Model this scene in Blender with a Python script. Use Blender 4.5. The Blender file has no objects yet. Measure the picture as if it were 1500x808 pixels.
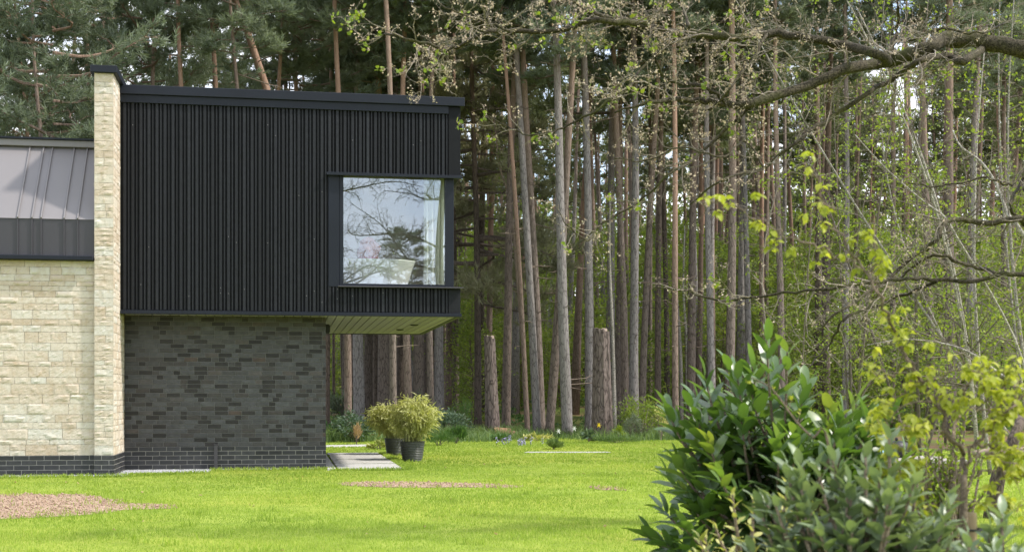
import bpy, math, random
import numpy as np
rng = np.random.default_rng(11)
random.seed(11)
sc = bpy.context.scene
COL = sc.collection
F, CX, HY, ZC = 1930.0, 750.0, 580.0, 1.25     # focal length and principal point measured on the photo (px), eye height


def A(*v):
    return np.array(v, dtype=float)


def at(px, py, Y):
    return A((px - CX) / F * Y, Y, ZC + (HY - py) / F * Y)


def gz(x, y):
    """terrain height: level lawn, then a slow rise under the wood"""
    t = np.clip((np.asarray(y, float) - 42.0) / 22.0, 0, 1)
    return 0.85 * t * t * (3 - 2 * t) + np.clip((np.asarray(y, float) - 64) * 0.012, 0, 3)


# ------------------------------------------------------------------ mesh helpers
class G:
    def __init__(s):
        s.v, s.f3, s.f4, s.r, s.n = [], [], [], [], 0

    def add(s, V, F3=None, F4=None, rnd=None):
        V = np.asarray(V, float).reshape(-1, 3)
        if len(V) == 0:
            return
        if F3 is not None and len(F3):
            s.f3.append(np.asarray(F3, np.int64).reshape(-1, 3) + s.n)
        if F4 is not None and len(F4):
            s.f4.append(np.asarray(F4, np.int64).reshape(-1, 4) + s.n)
        s.v.append(V)
        s.r.append(np.full(len(V), random.random()) if rnd is None else np.broadcast_to(np.asarray(rnd, float), (len(V),)))
        s.n += len(V)

    def box(s, lo, hi, rnd=None):
        x0, y0, z0 = lo
        x1, y1, z1 = hi
        V = [(x0, y0, z0), (x1, y0, z0), (x1, y1, z0), (x0, y1, z0), (x0, y0, z1), (x1, y0, z1), (x1, y1, z1), (x0, y1, z1)]
        s.add(V, None, [(0, 3, 2, 1), (4, 5, 6, 7), (0, 1, 5, 4), (1, 2, 6, 5), (2, 3, 7, 6), (3, 0, 4, 7)], rnd)

    def bbox(s, lo, hi, b=0.004, rnd=None):
        """box with chamfered vertical and horizontal front edges (small bevel all round)"""
        x0, y0, z0 = lo
        x1, y1, z1 = hi
        V, idx = [], {}
        for i, (x, xs) in enumerate(((x0, 1), (x1, -1))):
            for j, (y, ys) in enumerate(((y0, 1), (y1, -1))):
                for k, (z, zs) in enumerate(((z0, 1), (z1, -1))):
                    for a in range(3):
                        p = [x + xs * b, y + ys * b, z + zs * b]
                        p[a] = (x, y, z)[a]
                        idx[i, j, k, a] = len(V)
                        V.append(p)
        f4, f3 = [], []
        I = idx
        for i in (0, 1):
            q = [I[i, 0, 0, 0], I[i, 1, 0, 0], I[i, 1, 1, 0], I[i, 0, 1, 0]]
            f4.append(q if i else q[::-1])
            q = [I[0, i, 0, 1], I[0, i, 1, 1], I[1, i, 1, 1], I[1, i, 0, 1]]
            f4.append(q if i else q[::-1])
            q = [I[0, 0, i, 2], I[1, 0, i, 2], I[1, 1, i, 2], I[0, 1, i, 2]]
            f4.append(q if i else q[::-1])
        for i in (0, 1):
            for j in (0, 1):
                f4.append([I[i, j, 0, 0], I[i, j, 1, 0], I[i, j, 1, 1], I[i, j, 0, 1]])
                f4.append([I[i, 0, j, 0], I[i, 1, j, 0], I[i, 1, j, 2], I[i, 0, j, 2]])
                f4.append([I[0, i, j, 1], I[1, i, j, 1], I[1, i, j, 2], I[0, i, j, 2]])
                for k in (0, 1):
                    f3.append([I[i, j, k, 0], I[i, j, k, 1], I[i, j, k, 2]])
        s.add(V, f3, f4, rnd)

    def tube(s, P, R, sides=5, cap=True, rnd=None, wob=0.0):
        P = np.asarray(P, float)
        n = len(P)
        R = np.broadcast_to(np.asarray(R, float), (n,))
        T = np.gradient(P, axis=0)
        T /= np.linalg.norm(T, axis=1)[:, None] + 1e-9
        ref = A(0, 0, 1) if abs(T[0][2]) < 0.8 else A(1, 0, 0)
        B = np.cross(T, ref)
        bad = np.linalg.norm(B, axis=1) < 1e-4
        B[bad] = A(1, 0, 0)
        B /= np.linalg.norm(B, axis=1)[:, None]
        N = np.cross(B, T)
        a = np.arange(sides) / sides * 2 * math.pi
        ca, sa = np.cos(a), np.sin(a)
        rr = R[:, None] * (1 + (wob * rng.standard_normal((n, sides)) if wob else 0))
        V = P[:, None, :] + rr[..., None] * (ca[None, :, None] * N[:, None, :] + sa[None, :, None] * B[:, None, :])
        V = V.reshape(-1, 3)
        i = np.arange(n - 1)[:, None] * sides
        j = np.arange(sides)[None, :]
        k = (j + 1) % sides
        f4 = np.stack([i + j, i + sides + j, i + sides + k, i + k], -1).reshape(-1, 4)
        f3 = None
        if cap:
            V = np.vstack([V, P[0], P[-1]])
            c0, c1 = n * sides, n * sides + 1
            jj = np.arange(sides)
            kk = (jj + 1) % sides
            e = (n - 1) * sides
            f3 = np.vstack([np.stack([np.full(sides, c0), jj, kk], -1), np.stack([np.full(sides, c1), e + kk, e + jj], -1)])
        s.add(V, f3, f4, rnd)

    def lathe(s, prof, c=(0, 0, 0), sides=32, sx=1.0, sy=1.0):
        prof = np.asarray(prof, float)
        a = np.arange(sides) / sides * 2 * math.pi
        V = np.stack([prof[:, 0][:, None] * np.cos(a) * sx + c[0], prof[:, 0][:, None] * np.sin(a) * sy + c[1],
                      np.broadcast_to(prof[:, 1][:, None] + c[2], (len(prof), sides))], -1).reshape(-1, 3)
        i = np.arange(len(prof) - 1)[:, None] * sides
        j = np.arange(sides)[None, :]
        k = (j + 1) % sides
        s.add(V, None, np.stack([i + j, i + k, i + sides + k, i + sides + j], -1).reshape(-1, 4), 0.5)

    def scatter(s, TV, TF3, TF4, R, t, rnd=None):
        """TV template verts; R (m,3,3) rotations incl. scale; t (m,3)"""
        m, k = len(t), len(TV)
        if m == 0:
            return
        V = np.einsum('mij,kj->mki', R, TV) + t[:, None, :]
        off = (np.arange(m) * k)[:, None, None]
        f3 = (np.asarray(TF3)[None] + off).reshape(-1, 3) if TF3 is not None and len(TF3) else None
        f4 = (np.asarray(TF4)[None] + off).reshape(-1, 4) if TF4 is not None and len(TF4) else None
        rnd = rng.random(m) if rnd is None else rnd
        s.add(V.reshape(-1, 3), f3, f4, np.repeat(rnd, k))

    def data(s, name, mat, smooth=False):
        V = np.vstack(s.v)
        f3 = np.vstack(s.f3) if s.f3 else np.zeros((0, 3), np.int64)
        f4 = np.vstack(s.f4) if s.f4 else np.zeros((0, 4), np.int64)
        me = bpy.data.meshes.new(name)
        me.vertices.add(len(V))
        me.vertices.foreach_set('co', V.astype(np.float32).ravel())
        nl = f3.size + f4.size
        me.loops.add(nl)
        me.loops.foreach_set('vertex_index', np.concatenate([f3.ravel(), f4.ravel()]).astype(np.int32))
        me.polygons.add(len(f3) + len(f4))
        st = np.concatenate([np.arange(len(f3)) * 3, f3.size + np.arange(len(f4)) * 4]).astype(np.int32)
        me.polygons.foreach_set('loop_start', st)
        me.polygons.foreach_set('use_smooth', np.full(len(f3) + len(f4), bool(smooth)))
        at_ = me.attributes.new('rnd', 'FLOAT', 'POINT')
        at_.data.foreach_set('value', np.concatenate(s.r).astype(np.float32))
        me.update(calc_edges=True)
        me.validate()
        me.materials.append(mat)
        return me

    def build(s, name, mat, parent=None, smooth=False, loc=None):
        return link(name, s.data(name, mat, smooth), parent, loc)


def link(name, data, parent=None, loc=None):
    o = bpy.data.objects.new(name, data)
    COL.objects.link(o)
    if parent is not None:
        o.parent = parent
    if loc is not None:
        o.location = tuple(float(q) for q in loc)
    return o


def tag(o, label=None, cat=None, group=None, kind=None):
    if label:
        o['label'] = label
    if cat:
        o['category'] = cat
    if group:
        o['group'] = group
    if kind:
        o['kind'] = kind
    return o


def thing(name, loc, label, cat, group=None, rz=0.0):
    o = bpy.data.objects.new(name, None)
    COL.objects.link(o)
    o.empty_display_size = 0.2
    o.location = tuple(float(q) for q in loc)
    o.rotation_euler = (0, 0, rz)
    return tag(o, label, cat, group)


def frames(D, roll=None, scale=None):
    """rotation matrices (m,3,3) whose local +Y runs along D; local +Z leans to world up"""
    D = np.asarray(D, float)
    D = D / (np.linalg.norm(D, axis=1)[:, None] + 1e-9)
    up = np.tile(A(0, 0, 1), (len(D), 1))
    up[np.abs(D[:, 2]) > 0.97] = A(1, 0, 0)
    X = np.cross(D, up)
    X /= np.linalg.norm(X, axis=1)[:, None] + 1e-9
    Z = np.cross(X, D)
    if roll is not None:
        c, s_ = np.cos(roll)[:, None], np.sin(roll)[:, None]
        X, Z = X * c + Z * s_, Z * c - X * s_
    R = np.stack([X, D, Z], -1)
    if scale is not None:
        R = R * np.asarray(scale)[:, None, None]
    return R


def rdir(n):
    v = rng.standard_normal((n, 3))
    return v / np.linalg.norm(v, axis=1)[:, None]


def smooth_path(P, n):
    """Catmull-Rom through control points (any width of columns)"""
    P = np.asarray(P, float)
    Q = np.vstack([2 * P[0] - P[1], P, 2 * P[-1] - P[-2]])
    out = []
    for t in np.linspace(0, len(P) - 1 - 1e-6, n):
        i = int(t)
        u = t - i
        p0, p1, p2, p3 = Q[i], Q[i + 1], Q[i + 2], Q[i + 3]
        out.append(0.5 * (2 * p1 + (p2 - p0) * u + (2 * p0 - 5 * p1 + 4 * p2 - p3) * u * u + (3 * p1 - p0 - 3 * p2 + p3) * u ** 3))
    return np.array(out)


# ------------------------------------------------------------------ materials
def newmat(name):
    m = bpy.data.materials.new(name)
    m.use_nodes = True
    nt = m.node_tree
    b = nt.nodes['Principled BSDF']
    return m, nt.nodes, nt.links, b, nt.nodes['Material Output']


def nd(ns, t, **kw):
    n = ns.new(t)
    for k, v in kw.items():
        setattr(n, k, v)
    return n


def ramp(ns, stops, interp='LINEAR'):
    r = ns.new('ShaderNodeValToRGB')
    r.color_ramp.interpolation = interp
    e = r.color_ramp.elements
    while len(e) < len(stops):
        e.new(0.5)
    for q, (p, c) in zip(e, stops):
        q.position = p
        q.color = (c[0], c[1], c[2], 1)
    return r


def coords(ns, ls, scale=(1, 1, 1), kind='Object'):
    tc = ns.new('ShaderNodeTexCoord')
    mp = ns.new('ShaderNodeMapping')
    mp.inputs['Scale'].default_value = scale
    ls.new(tc.outputs[kind], mp.inputs['Vector'])
    return mp.outputs['Vector']


def noise(ns, ls, vec, scale, detail=4, rough=0.55, out='Fac'):
    n = ns.new('ShaderNodeTexNoise')
    n.inputs['Scale'].default_value = scale
    n.inputs['Detail'].default_value = detail
    n.inputs['Roughness'].default_value = rough
    if vec is not None:
        ls.new(vec, n.inputs['Vector'])
    return n.outputs[out]


def bump(ns, ls, h, strength, dist, bsdf):
    b = ns.new('ShaderNodeBump')
    b.inputs['Strength'].default_value = strength
    b.inputs['Distance'].default_value = dist
    ls.new(h, b.inputs['Height'])
    ls.new(b.outputs['Normal'], bsdf.inputs['Normal'])


def mixc(ns, ls, f, a, b, mode='MIX'):
    m = nd(ns, 'ShaderNodeMix', data_type='RGBA', blend_type=mode)
    for s, v in ((0, f), (6, a), (7, b)):
        if isinstance(v, (int, float)):
            m.inputs[s].default_value = v
        elif isinstance(v, tuple):
            m.inputs[s].default_value = (*v, 1)
        else:
            ls.new(v, m.inputs[s])
    return m.outputs[2]


def plain(name, col, rough=0.6, spec=0.4, metal=0.0, var=0.15, scale=8.0, bmp=0.0, bscale=60.0, stretch=(1, 1, 1)):
    m, ns, ls, b, o = newmat(name)
    v = coords(ns, ls, stretch)
    n = noise(ns, ls, v, scale, 5)
    r = ramp(ns, [(0.25, tuple(c * (1 - var) for c in col)), (0.75, tuple(min(1, c * (1 + var)) for c in col))])
    ls.new(n, r.inputs['Fac'])
    ls.new(r.outputs['Color'], b.inputs['Base Color'])
    b.inputs['Roughness'].default_value = rough
    b.inputs['Specular IOR Level'].default_value = spec
    b.inputs['Metallic'].default_value = metal
    if bmp:
        bump(ns, ls, noise(ns, ls, v, bscale, 4), bmp, 0.01, b)
    return m


def leafmat(name, stops, trans=0.3, rough=0.5, spec=0.35, tcol=None, noise_scale=0.0):
    """stops: colours spread over the per-clump value; thin leaf that lets part of the light through"""
    m, ns, ls, b, o = newmat(name)
    a = nd(ns, 'ShaderNodeAttribute', attribute_name='rnd')
    oi = ns.new('ShaderNodeObjectInfo')
    k = len(stops) - 1
    r = ramp(ns, [(i / k if k else 0, c) for i, c in enumerate(stops)])
    mt = nd(ns, 'ShaderNodeMath', operation='MULTIPLY_ADD')
    ls.new(oi.outputs['Random'], mt.inputs[0])
    mt.inputs[1].default_value = 0.25
    mt.inputs[2].default_value = -0.12
    ad = nd(ns, 'ShaderNodeMath', operation='ADD')
    ls.new(a.outputs['Fac'], ad.inputs[0])
    ls.new(mt.outputs[0], ad.inputs[1])
    fac = ad.outputs[0]
    if noise_scale:
        n = noise(ns, ls, coords(ns, ls), noise_scale, 3)
        n2 = nd(ns, 'ShaderNodeMath', operation='MULTIPLY_ADD')
        ls.new(n, n2.inputs[0])
        n2.inputs[1].default_value = 1.6
        n2.inputs[2].default_value = -0.8
        a2 = nd(ns, 'ShaderNodeMath', operation='MULTIPLY_ADD')
        ls.new(fac, a2.inputs[0])
        a2.inputs[1].default_value = 0.6
        a3 = nd(ns, 'ShaderNodeMath', operation='ADD')
        ls.new(n2.outputs[0], a3.inputs[1])
        a2.inputs[2].default_value = 0.2
        ls.new(a2.outputs[0], a3.inputs[0])
        fac = a3.outputs[0]
    ls.new(fac, r.inputs['Fac'])
    ls.new(r.outputs['Color'], b.inputs['Base Color'])
    b.inputs['Roughness'].default_value = rough
    b.inputs['Specular IOR Level'].default_value = spec
    if trans:
        t = ns.new('ShaderNodeBsdfTranslucent')
        tc = mixc(ns, ls, 1.0, r.outputs['Color'], tcol or (1.25, 1.3, 0.6), 'MULTIPLY')
        ls.new(tc, t.inputs['Color'])
        mx = ns.new('ShaderNodeMixShader')
        mx.inputs[0].default_value = trans
        ls.new(b.outputs[0], mx.inputs[1])
        ls.new(t.outputs[0], mx.inputs[2])
        ls.new(mx.outputs[0], o.inputs['Surface'])
    return m


def barkmat(name, lo, hi, top=None, z0=4.0, z1=10.0, scale=9.0, lichen=None, stretch=0.22):
    """furrowed bark; Scots pine bark turns orange towards the top of the stem"""
    m, ns, ls, b, o = newmat(name)
    v = coords(ns, ls, (1, 1, stretch))
    vo = nd(ns, 'ShaderNodeTexVoronoi', feature='DISTANCE_TO_EDGE')
    vo.inputs['Scale'].default_value = scale * 1.6
    wv = ns.new('ShaderNodeVectorMath')
    wv.operation = 'ADD'
    nv = noise(ns, ls, v, scale * 0.9, 3, 0.6, 'Color')
    sc_ = ns.new('ShaderNodeVectorMath')
    sc_.operation = 'SCALE'
    sc_.inputs['Scale'].default_value = 0.12
    ls.new(nv, sc_.inputs[0])
    ls.new(v, wv.inputs[0])
    ls.new(sc_.outputs[0], wv.inputs[1])
    ls.new(wv.outputs[0], vo.inputs['Vector'])
    n = noise(ns, ls, v, scale * 2.2, 6, 0.65)
    mul = nd(ns, 'ShaderNodeMath', operation='MULTIPLY')
    mr = nd(ns, 'ShaderNodeMapRange')
    ls.new(vo.outputs['Distance'], mr.inputs['Value'])
    mr.inputs['From Max'].default_value = 0.16
    ls.new(mr.outputs[0], mul.inputs[0])
    ls.new(n, mul.inputs[1])
    r = ramp(ns, [(0.03, tuple(c * 0.65 for c in lo)), (0.22, tuple(0.55 * a_ + 0.45 * b_ for a_, b_ in zip(lo, hi))), (0.7, hi)])
    ls.new(mul.outputs[0], r.inputs['Fac'])
    c = r.outputs['Color']
    if top:
        tc = ns.new('ShaderNodeTexCoord')
        sx = ns.new('ShaderNodeSeparateXYZ')
        ls.new(tc.outputs['Object'], sx.inputs[0])
        m2 = nd(ns, 'ShaderNodeMapRange')
        m2.inputs['From Min'].default_value = z0
        m2.inputs['From Max'].default_value = z1
        ls.new(sx.outputs['Z'], m2.inputs['Value'])
        tr = ramp(ns, [(0.1, tuple(q * 0.6 for q in top)), (0.6, top)])
        ls.new(n, tr.inputs['Fac'])
        c = mixc(ns, ls, m2.outputs[0], c, tr.outputs['Color'])
    oi = ns.new('ShaderNodeObjectInfo')
    m3 = nd(ns, 'ShaderNodeMapRange')
    m3.inputs['To Min'].default_value = 0.72
    m3.inputs['To Max'].default_value = 1.22
    ls.new(oi.outputs['Random'], m3.inputs['Value'])
    cb = ns.new('ShaderNodeCombineColor')
    for i in range(3):
        ls.new(m3.outputs[0], cb.inputs[i])
    c = mixc(ns, ls, 1.0, c, cb.outputs[0], 'MULTIPLY')
    if lichen:
        ln = noise(ns, ls, coords(ns, ls), 2.3, 5, 0.6)
        lr = ramp(ns, [(0.5, (0, 0, 0)), (0.68, (0.75, 0.75, 0.75))])
        ls.new(ln, lr.inputs['Fac'])
        c = mixc(ns, ls, lr.outputs['Color'], c, lichen)
    ls.new(c, b.inputs['Base Color'])
    b.inputs['Roughness'].default_value = 0.9
    b.inputs['Specular IOR Level'].default_value = 0.2
    bump(ns, ls, mul.outputs[0], 0.55, 0.02, b)
    return m


def brickmat(name, stops, rough=0.6, spec=0.4):
    m, ns, ls, b, o = newmat(name)
    a = nd(ns, 'ShaderNodeAttribute', attribute_name='rnd')
    r = ramp(ns, stops, 'LINEAR')
    ls.new(a.outputs['Fac'], r.inputs['Fac'])
    v = coords(ns, ls)
    n = noise(ns, ls, v, 14, 5, 0.6)
    r2 = ramp(ns, [(0.3, (0.7, 0.7, 0.7)), (0.7, (1.25, 1.22, 1.18))])
    ls.new(n, r2.inputs['Fac'])
    ls.new(mixc(ns, ls, 1.0, r.outputs['Color'], r2.outputs['Color'], 'MULTIPLY'), b.inputs['Base Color'])
    b.inputs['Roughness'].default_value = rough
    b.inputs['Specular IOR Level'].default_value = spec
    bump(ns, ls, noise(ns, ls, v, 70, 4), 0.35, 0.006, b)
    return m



MT = {}
MT['bark_grey'] = barkmat('pine_bark_grey', (0.17, 0.15, 0.14), (0.281, 0.257, 0.242), (0.33, 0.24, 0.19), 9, 15)
MT['bark_brown'] = barkmat('pine_bark_brown', (0.115, 0.09, 0.074), (0.205, 0.165, 0.138), (0.34, 0.235, 0.175), 7, 13)
MT['bark_red'] = barkmat('pine_bark_red', (0.15, 0.108, 0.085), (0.234, 0.176, 0.14), (0.34, 0.215, 0.155), 4, 9)
MT['bark_dark'] = barkmat('pine_bark_dark', (0.09, 0.07, 0.056), (0.164, 0.129, 0.105), (0.26, 0.18, 0.135), 8, 13)
MT['bark_stump'] = barkmat('stump_bark', (0.09, 0.068, 0.06), (0.195, 0.155, 0.138), scale=6.5)
MT['bark_oak'] = barkmat('oak_bark', (0.03, 0.025, 0.016), (0.095, 0.08, 0.052), scale=16, lichen=(0.07, 0.075, 0.02), stretch=1.0)
MT['bark_pale'] = barkmat('pale_bark', (0.17, 0.15, 0.12), (0.40, 0.37, 0.32), scale=12, stretch=1.0)
MT['bark_twig'] = barkmat('twig_bark', (0.105, 0.088, 0.066), (0.25, 0.212, 0.168), scale=25, stretch=1.0)
MT['oak_twig'] = barkmat('oak_twig_bark', (0.15, 0.125, 0.095), (0.36, 0.31, 0.245), scale=25, stretch=1.0)
MT['bark_sapling'] = barkmat('sapling_bark', (0.16, 0.12, 0.09), (0.32, 0.25, 0.19), scale=30, stretch=1.0)
MT['cut'] = plain('cut_wood', (0.27, 0.21, 0.165), 0.8, 0.2, var=0.3, scale=12)
MT['dead'] = plain('dead_twig', (0.16, 0.125, 0.10), 0.9, 0.1, var=0.3)
MT['needle'] = leafmat('pine_needles', [(0.125, 0.155, 0.108), (0.19, 0.225, 0.155), (0.28, 0.315, 0.22)], 0.35, 0.55, 0.25, (1.1, 1.15, 0.75))
MT['needle_far'] = leafmat('far_needles', [(0.095, 0.11, 0.06), (0.145, 0.165, 0.085), (0.21, 0.23, 0.11)], 0.4, 0.6, 0.2, (1.1, 1.15, 0.7))
MT['needle_olive'] = leafmat('olive_needles', [(0.17, 0.17, 0.11), (0.24, 0.24, 0.15), (0.32, 0.315, 0.20)], 0.4, 0.6, 0.2, (1.1, 1.1, 0.8))
MT['lime'] = leafmat('spring_leaves', [(0.13, 0.19, 0.03), (0.2, 0.27, 0.04), (0.30, 0.34, 0.05)], 0.45, 0.5, 0.3)
MT['under'] = leafmat('understorey_leaves', [(0.11, 0.155, 0.035), (0.18, 0.24, 0.05), (0.29, 0.34, 0.075)], 0.5, 0.5, 0.3)
MT['bluegreen'] = leafmat('blue_green_leaves', [(0.07, 0.115, 0.075), (0.115, 0.17, 0.11), (0.17, 0.23, 0.145)], 0.3, 0.5, 0.35)
MT['bed'] = leafmat('bed_leaves', [(0.05, 0.10, 0.03), (0.08, 0.16, 0.045), (0.13, 0.22, 0.07)], 0.35, 0.5, 0.3)
MT['bamboo'] = leafmat('bamboo_leaves', [(0.32, 0.34, 0.12), (0.50, 0.50, 0.22), (0.66, 0.64, 0.36)], 0.4, 0.5, 0.3)
MT['bud'] = leafmat('oak_buds', [(0.34, 0.25, 0.18), (0.52, 0.42, 0.33), (0.60, 0.52, 0.38)], 0.3, 0.6, 0.2, (1.05, 1.0, 0.9))
MT['laurel'] = leafmat('laurel_leaves', [(0.055, 0.10, 0.032), (0.085, 0.15, 0.045), (0.14, 0.215, 0.065), (0.24, 0.26, 0.07)], 0.32, 0.36, 0.9, (1.6, 1.7, 0.5))
MT['elae'] = leafmat('grey_green_leaves', [(0.14, 0.185, 0.10), (0.20, 0.26, 0.145), (0.28, 0.335, 0.20)], 0.28, 0.38, 0.55)
MT['varieg'] = leafmat('variegated_leaves', [(0.14, 0.18, 0.05), (0.42, 0.42, 0.13), (0.62, 0.58, 0.26)], 0.3, 0.4, 0.4)
MT['hazel'] = leafmat('unfolding_leaves', [(0.22, 0.25, 0.035), (0.36, 0.39, 0.055), (0.50, 0.49, 0.10)], 0.45, 0.5, 0.3)
MT['grass'] = leafmat('lawn_grass', [(0.19, 0.27, 0.044), (0.305, 0.40, 0.066), (0.44, 0.50, 0.12)], 0.5, 0.55, 0.25, (1.15, 1.25, 0.7), noise_scale=0.35)
MT['rough'] = leafmat('rough_grass', [(0.10, 0.16, 0.06), (0.15, 0.225, 0.085), (0.23, 0.29, 0.13)], 0.4, 0.5, 0.3)
MT['dry'] = leafmat('dry_grass', [(0.35, 0.24, 0.14), (0.5, 0.36, 0.22)], 0.3, 0.7, 0.2)
MT['black'] = brickmat('black_timber', [(0, (0.0035, 0.004, 0.0055)), (0.6, (0.006, 0.007, 0.0095)), (1, (0.011, 0.012, 0.015))], 0.7, 0.22)  # cladding behind the battens; shade of the gaps deepened in its colour
MT['batten'] = brickmat('black_batten', [(0, (0.0055, 0.0065, 0.009)), (0.6, (0.0095, 0.011, 0.015)), (1, (0.016, 0.018, 0.023))], 0.6, 0.3)  # same black timber, painted lighter for the lit batten faces
MT['blackmetal'] = plain('black_metal', (0.0085, 0.0112, 0.0185), 0.5, 0.26, var=0.15, scale=2)
MT['zinc'] = plain('grey_zinc', (0.183, 0.170, 0.174), 0.42, 0.5, metal=0.0, var=0.05, scale=1.2)
MT['zincdark'] = plain('dark_zinc', (0.042, 0.039, 0.047), 0.45, 0.5, var=0.08, scale=1.5)
MT['white'] = plain('white_enamel', (0.85, 0.84, 0.8), 0.25, 0.5, var=0.02)
MT['plaster'] = plain('plaster', (0.55, 0.54, 0.5), 0.8, 0.2, var=0.03)
MT['floor'] = plain('wood_floor', (0.3, 0.22, 0.15), 0.5, 0.4, var=0.15)
MT['pot'] = plain('glazed_planter', (0.062, 0.066, 0.06), 0.4, 0.5, var=0.2, scale=6)
MT['soil'] = plain('potting_soil', (0.05, 0.035, 0.025), 0.95, 0.1, var=0.4, scale=30, bmp=0.6)
MT['greywood'] = plain('weathered_wood', (0.34, 0.31, 0.28), 0.8, 0.2, var=0.25, scale=5, bmp=0.3, stretch=(1, 8, 8))
MT['stake'] = plain('stake_wood', (0.36, 0.27, 0.17), 0.8, 0.2, var=0.25, scale=6, stretch=(8, 8, 1))
MT['logwood'] = plain('log_bark', (0.25, 0.14, 0.09), 0.9, 0.15, var=0.35, scale=14, bmp=0.6)
MT['blue'] = plain('pale_blue_paint', (0.35, 0.55, 0.75), 0.4, 0.5, var=0.05)
MT['darkthing'] = plain('dark_iron', (0.02, 0.02, 0.022), 0.5, 0.4, var=0.1)
MT['rust'] = plain('rust_cloth', (0.42, 0.13, 0.045), 0.9, 0.1, var=0.5, scale=9, bmp=0.5, bscale=30)
MT['redband'] = plain('red_cloth', (0.4, 0.04, 0.04), 0.9, 0.1, var=0.2)
MT['yellowpetal'] = plain('yellow_petals', (0.8, 0.6, 0.02), 0.5, 0.3, var=0.1)
MT['whitepetal'] = plain('white_petals', (0.8, 0.8, 0.75), 0.5, 0.3, var=0.05)
MT['mauve'] = plain('mauve_petals', (0.34, 0.32, 0.5), 0.6, 0.3, var=0.2)


def stonemat():
    m, ns, ls, b, o = newmat('buff_stone')
    a = nd(ns, 'ShaderNodeAttribute', attribute_name='rnd')
    r = ramp(ns, [(0, (0.49, 0.405, 0.32)), (0.12, (0.53, 0.45, 0.365)), (0.4, (0.56, 0.485, 0.405)), (0.75, (0.585, 0.525, 0.45)), (0.9, (0.565, 0.535, 0.485)), (1, (0.54, 0.46, 0.375))])
    ls.new(a.outputs['Fac'], r.inputs['Fac'])
    v = coords(ns, ls)
    n = noise(ns, ls, v, 9, 6, 0.65)
    r2 = ramp(ns, [(0.3, (0.86, 0.80, 0.72)), (0.55, (1, 1, 1)), (0.8, (1.06, 1.05, 1.03))])
    ls.new(n, r2.inputs['Fac'])
    c = mixc(ns, ls, 1.0, r.outputs['Color'], r2.outputs['Color'], 'MULTIPLY')
    ls.new(c, b.inputs['Base Color'])
    b.inputs['Roughness'].default_value = 0.92
    b.inputs['Specular IOR Level'].default_value = 0.15
    bump(ns, ls, noise(ns, ls, v, 45, 6, 0.7), 0.5, 0.012, b)
    return m


MT['stone'] = stonemat()
MT['mortar_buff'] = plain('buff_mortar', (0.353, 0.315, 0.260), 0.95, 0.1, var=0.12, scale=20)
MT['brick'] = brickmat('grey_brick', [(0, (0.016, 0.014, 0.014)), (0.2, (0.027, 0.024, 0.024)), (0.3, (0.046, 0.039, 0.037)), (0.5, (0.051, 0.049, 0.051)), (0.75, (0.062, 0.062, 0.068)), (0.95, (0.074, 0.075, 0.08)), (1, (0.066, 0.046, 0.038))])
MT['mortar_grey'] = plain('grey_mortar', (0.13, 0.128, 0.124), 0.95, 0.1, var=0.1, scale=20)
MT['brickblue'] = brickmat('blue_brick', [(0, (0.014, 0.014, 0.017)), (0.25, (0.024, 0.025, 0.029)), (1, (0.042, 0.043, 0.048))], 0.5)
MT['mortar_pale'] = plain('pale_mortar', (0.29, 0.275, 0.255), 0.95, 0.1, var=0.1, scale=20)
MT['gravel'] = plain('grey_gravel', (0.42, 0.42, 0.44), 0.9, 0.2, var=0.5, scale=60, bmp=0.9, bscale=80)


def soffitmat():
    m, ns, ls, b, o = newmat('soffit_boards')
    v = coords(ns, ls)
    sx = ns.new('ShaderNodeSeparateXYZ')
    ls.new(v, sx.inputs[0])
    a = nd(ns, 'ShaderNodeAttribute', attribute_name='rnd')
    r = ramp(ns, [(0, (0.25, 0.235, 0.30)), (1, (0.32, 0.305, 0.375))])
    ls.new(a.outputs['Fac'], r.inputs['Fac'])
    n = noise(ns, ls, coords(ns, ls, (14, 1.2, 1)), 5, 4)
    r2 = ramp(ns, [(0.3, (0.85, 0.85, 0.84)), (0.7, (1.05, 1.05, 1.05))])
    ls.new(n, r2.inputs['Fac'])
    ls.new(mixc(ns, ls, 1.0, r.outputs['Color'], r2.outputs['Color'], 'MULTIPLY'), b.inputs['Base Color'])
    b.inputs['Roughness'].default_value = 0.7
    return m


MT['soffit'] = soffitmat()


def glassmat():
    m, ns, ls, b, o = newmat('window_glass')
    g = ns.new('ShaderNodeBsdfGlossy')
    g.inputs['Roughness'].default_value = 0.0
    g.inputs['Color'].default_value = (0.78, 0.87, 1, 1)
    t = ns.new('ShaderNodeBsdfTransparent')
    t.inputs['Color'].default_value = (0.95, 0.97, 0.96, 1)
    fr = ns.new('ShaderNodeLayerWeight')
    fr.inputs['Blend'].default_value = 0.5
    pw = nd(ns, 'ShaderNodeMath', operation='POWER')
    ls.new(fr.outputs['Facing'], pw.inputs[0])
    pw.inputs[1].default_value = 4.0
    mr = nd(ns, 'ShaderNodeMapRange')
    mr.inputs['To Min'].default_value = 0.165
    mr.inputs['To Max'].default_value = 0.95
    ls.new(pw.outputs[0], mr.inputs['Value'])
    mx = ns.new('ShaderNodeMixShader')
    ls.new(mr.outputs[0], mx.inputs[0])
    ls.new(t.outputs[0], mx.inputs[1])
    ls.new(g.outputs[0], mx.inputs[2])
    ls.new(mx.outputs[0], o.inputs['Surface'])
    return m


MT['glass'] = glassmat()


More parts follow.
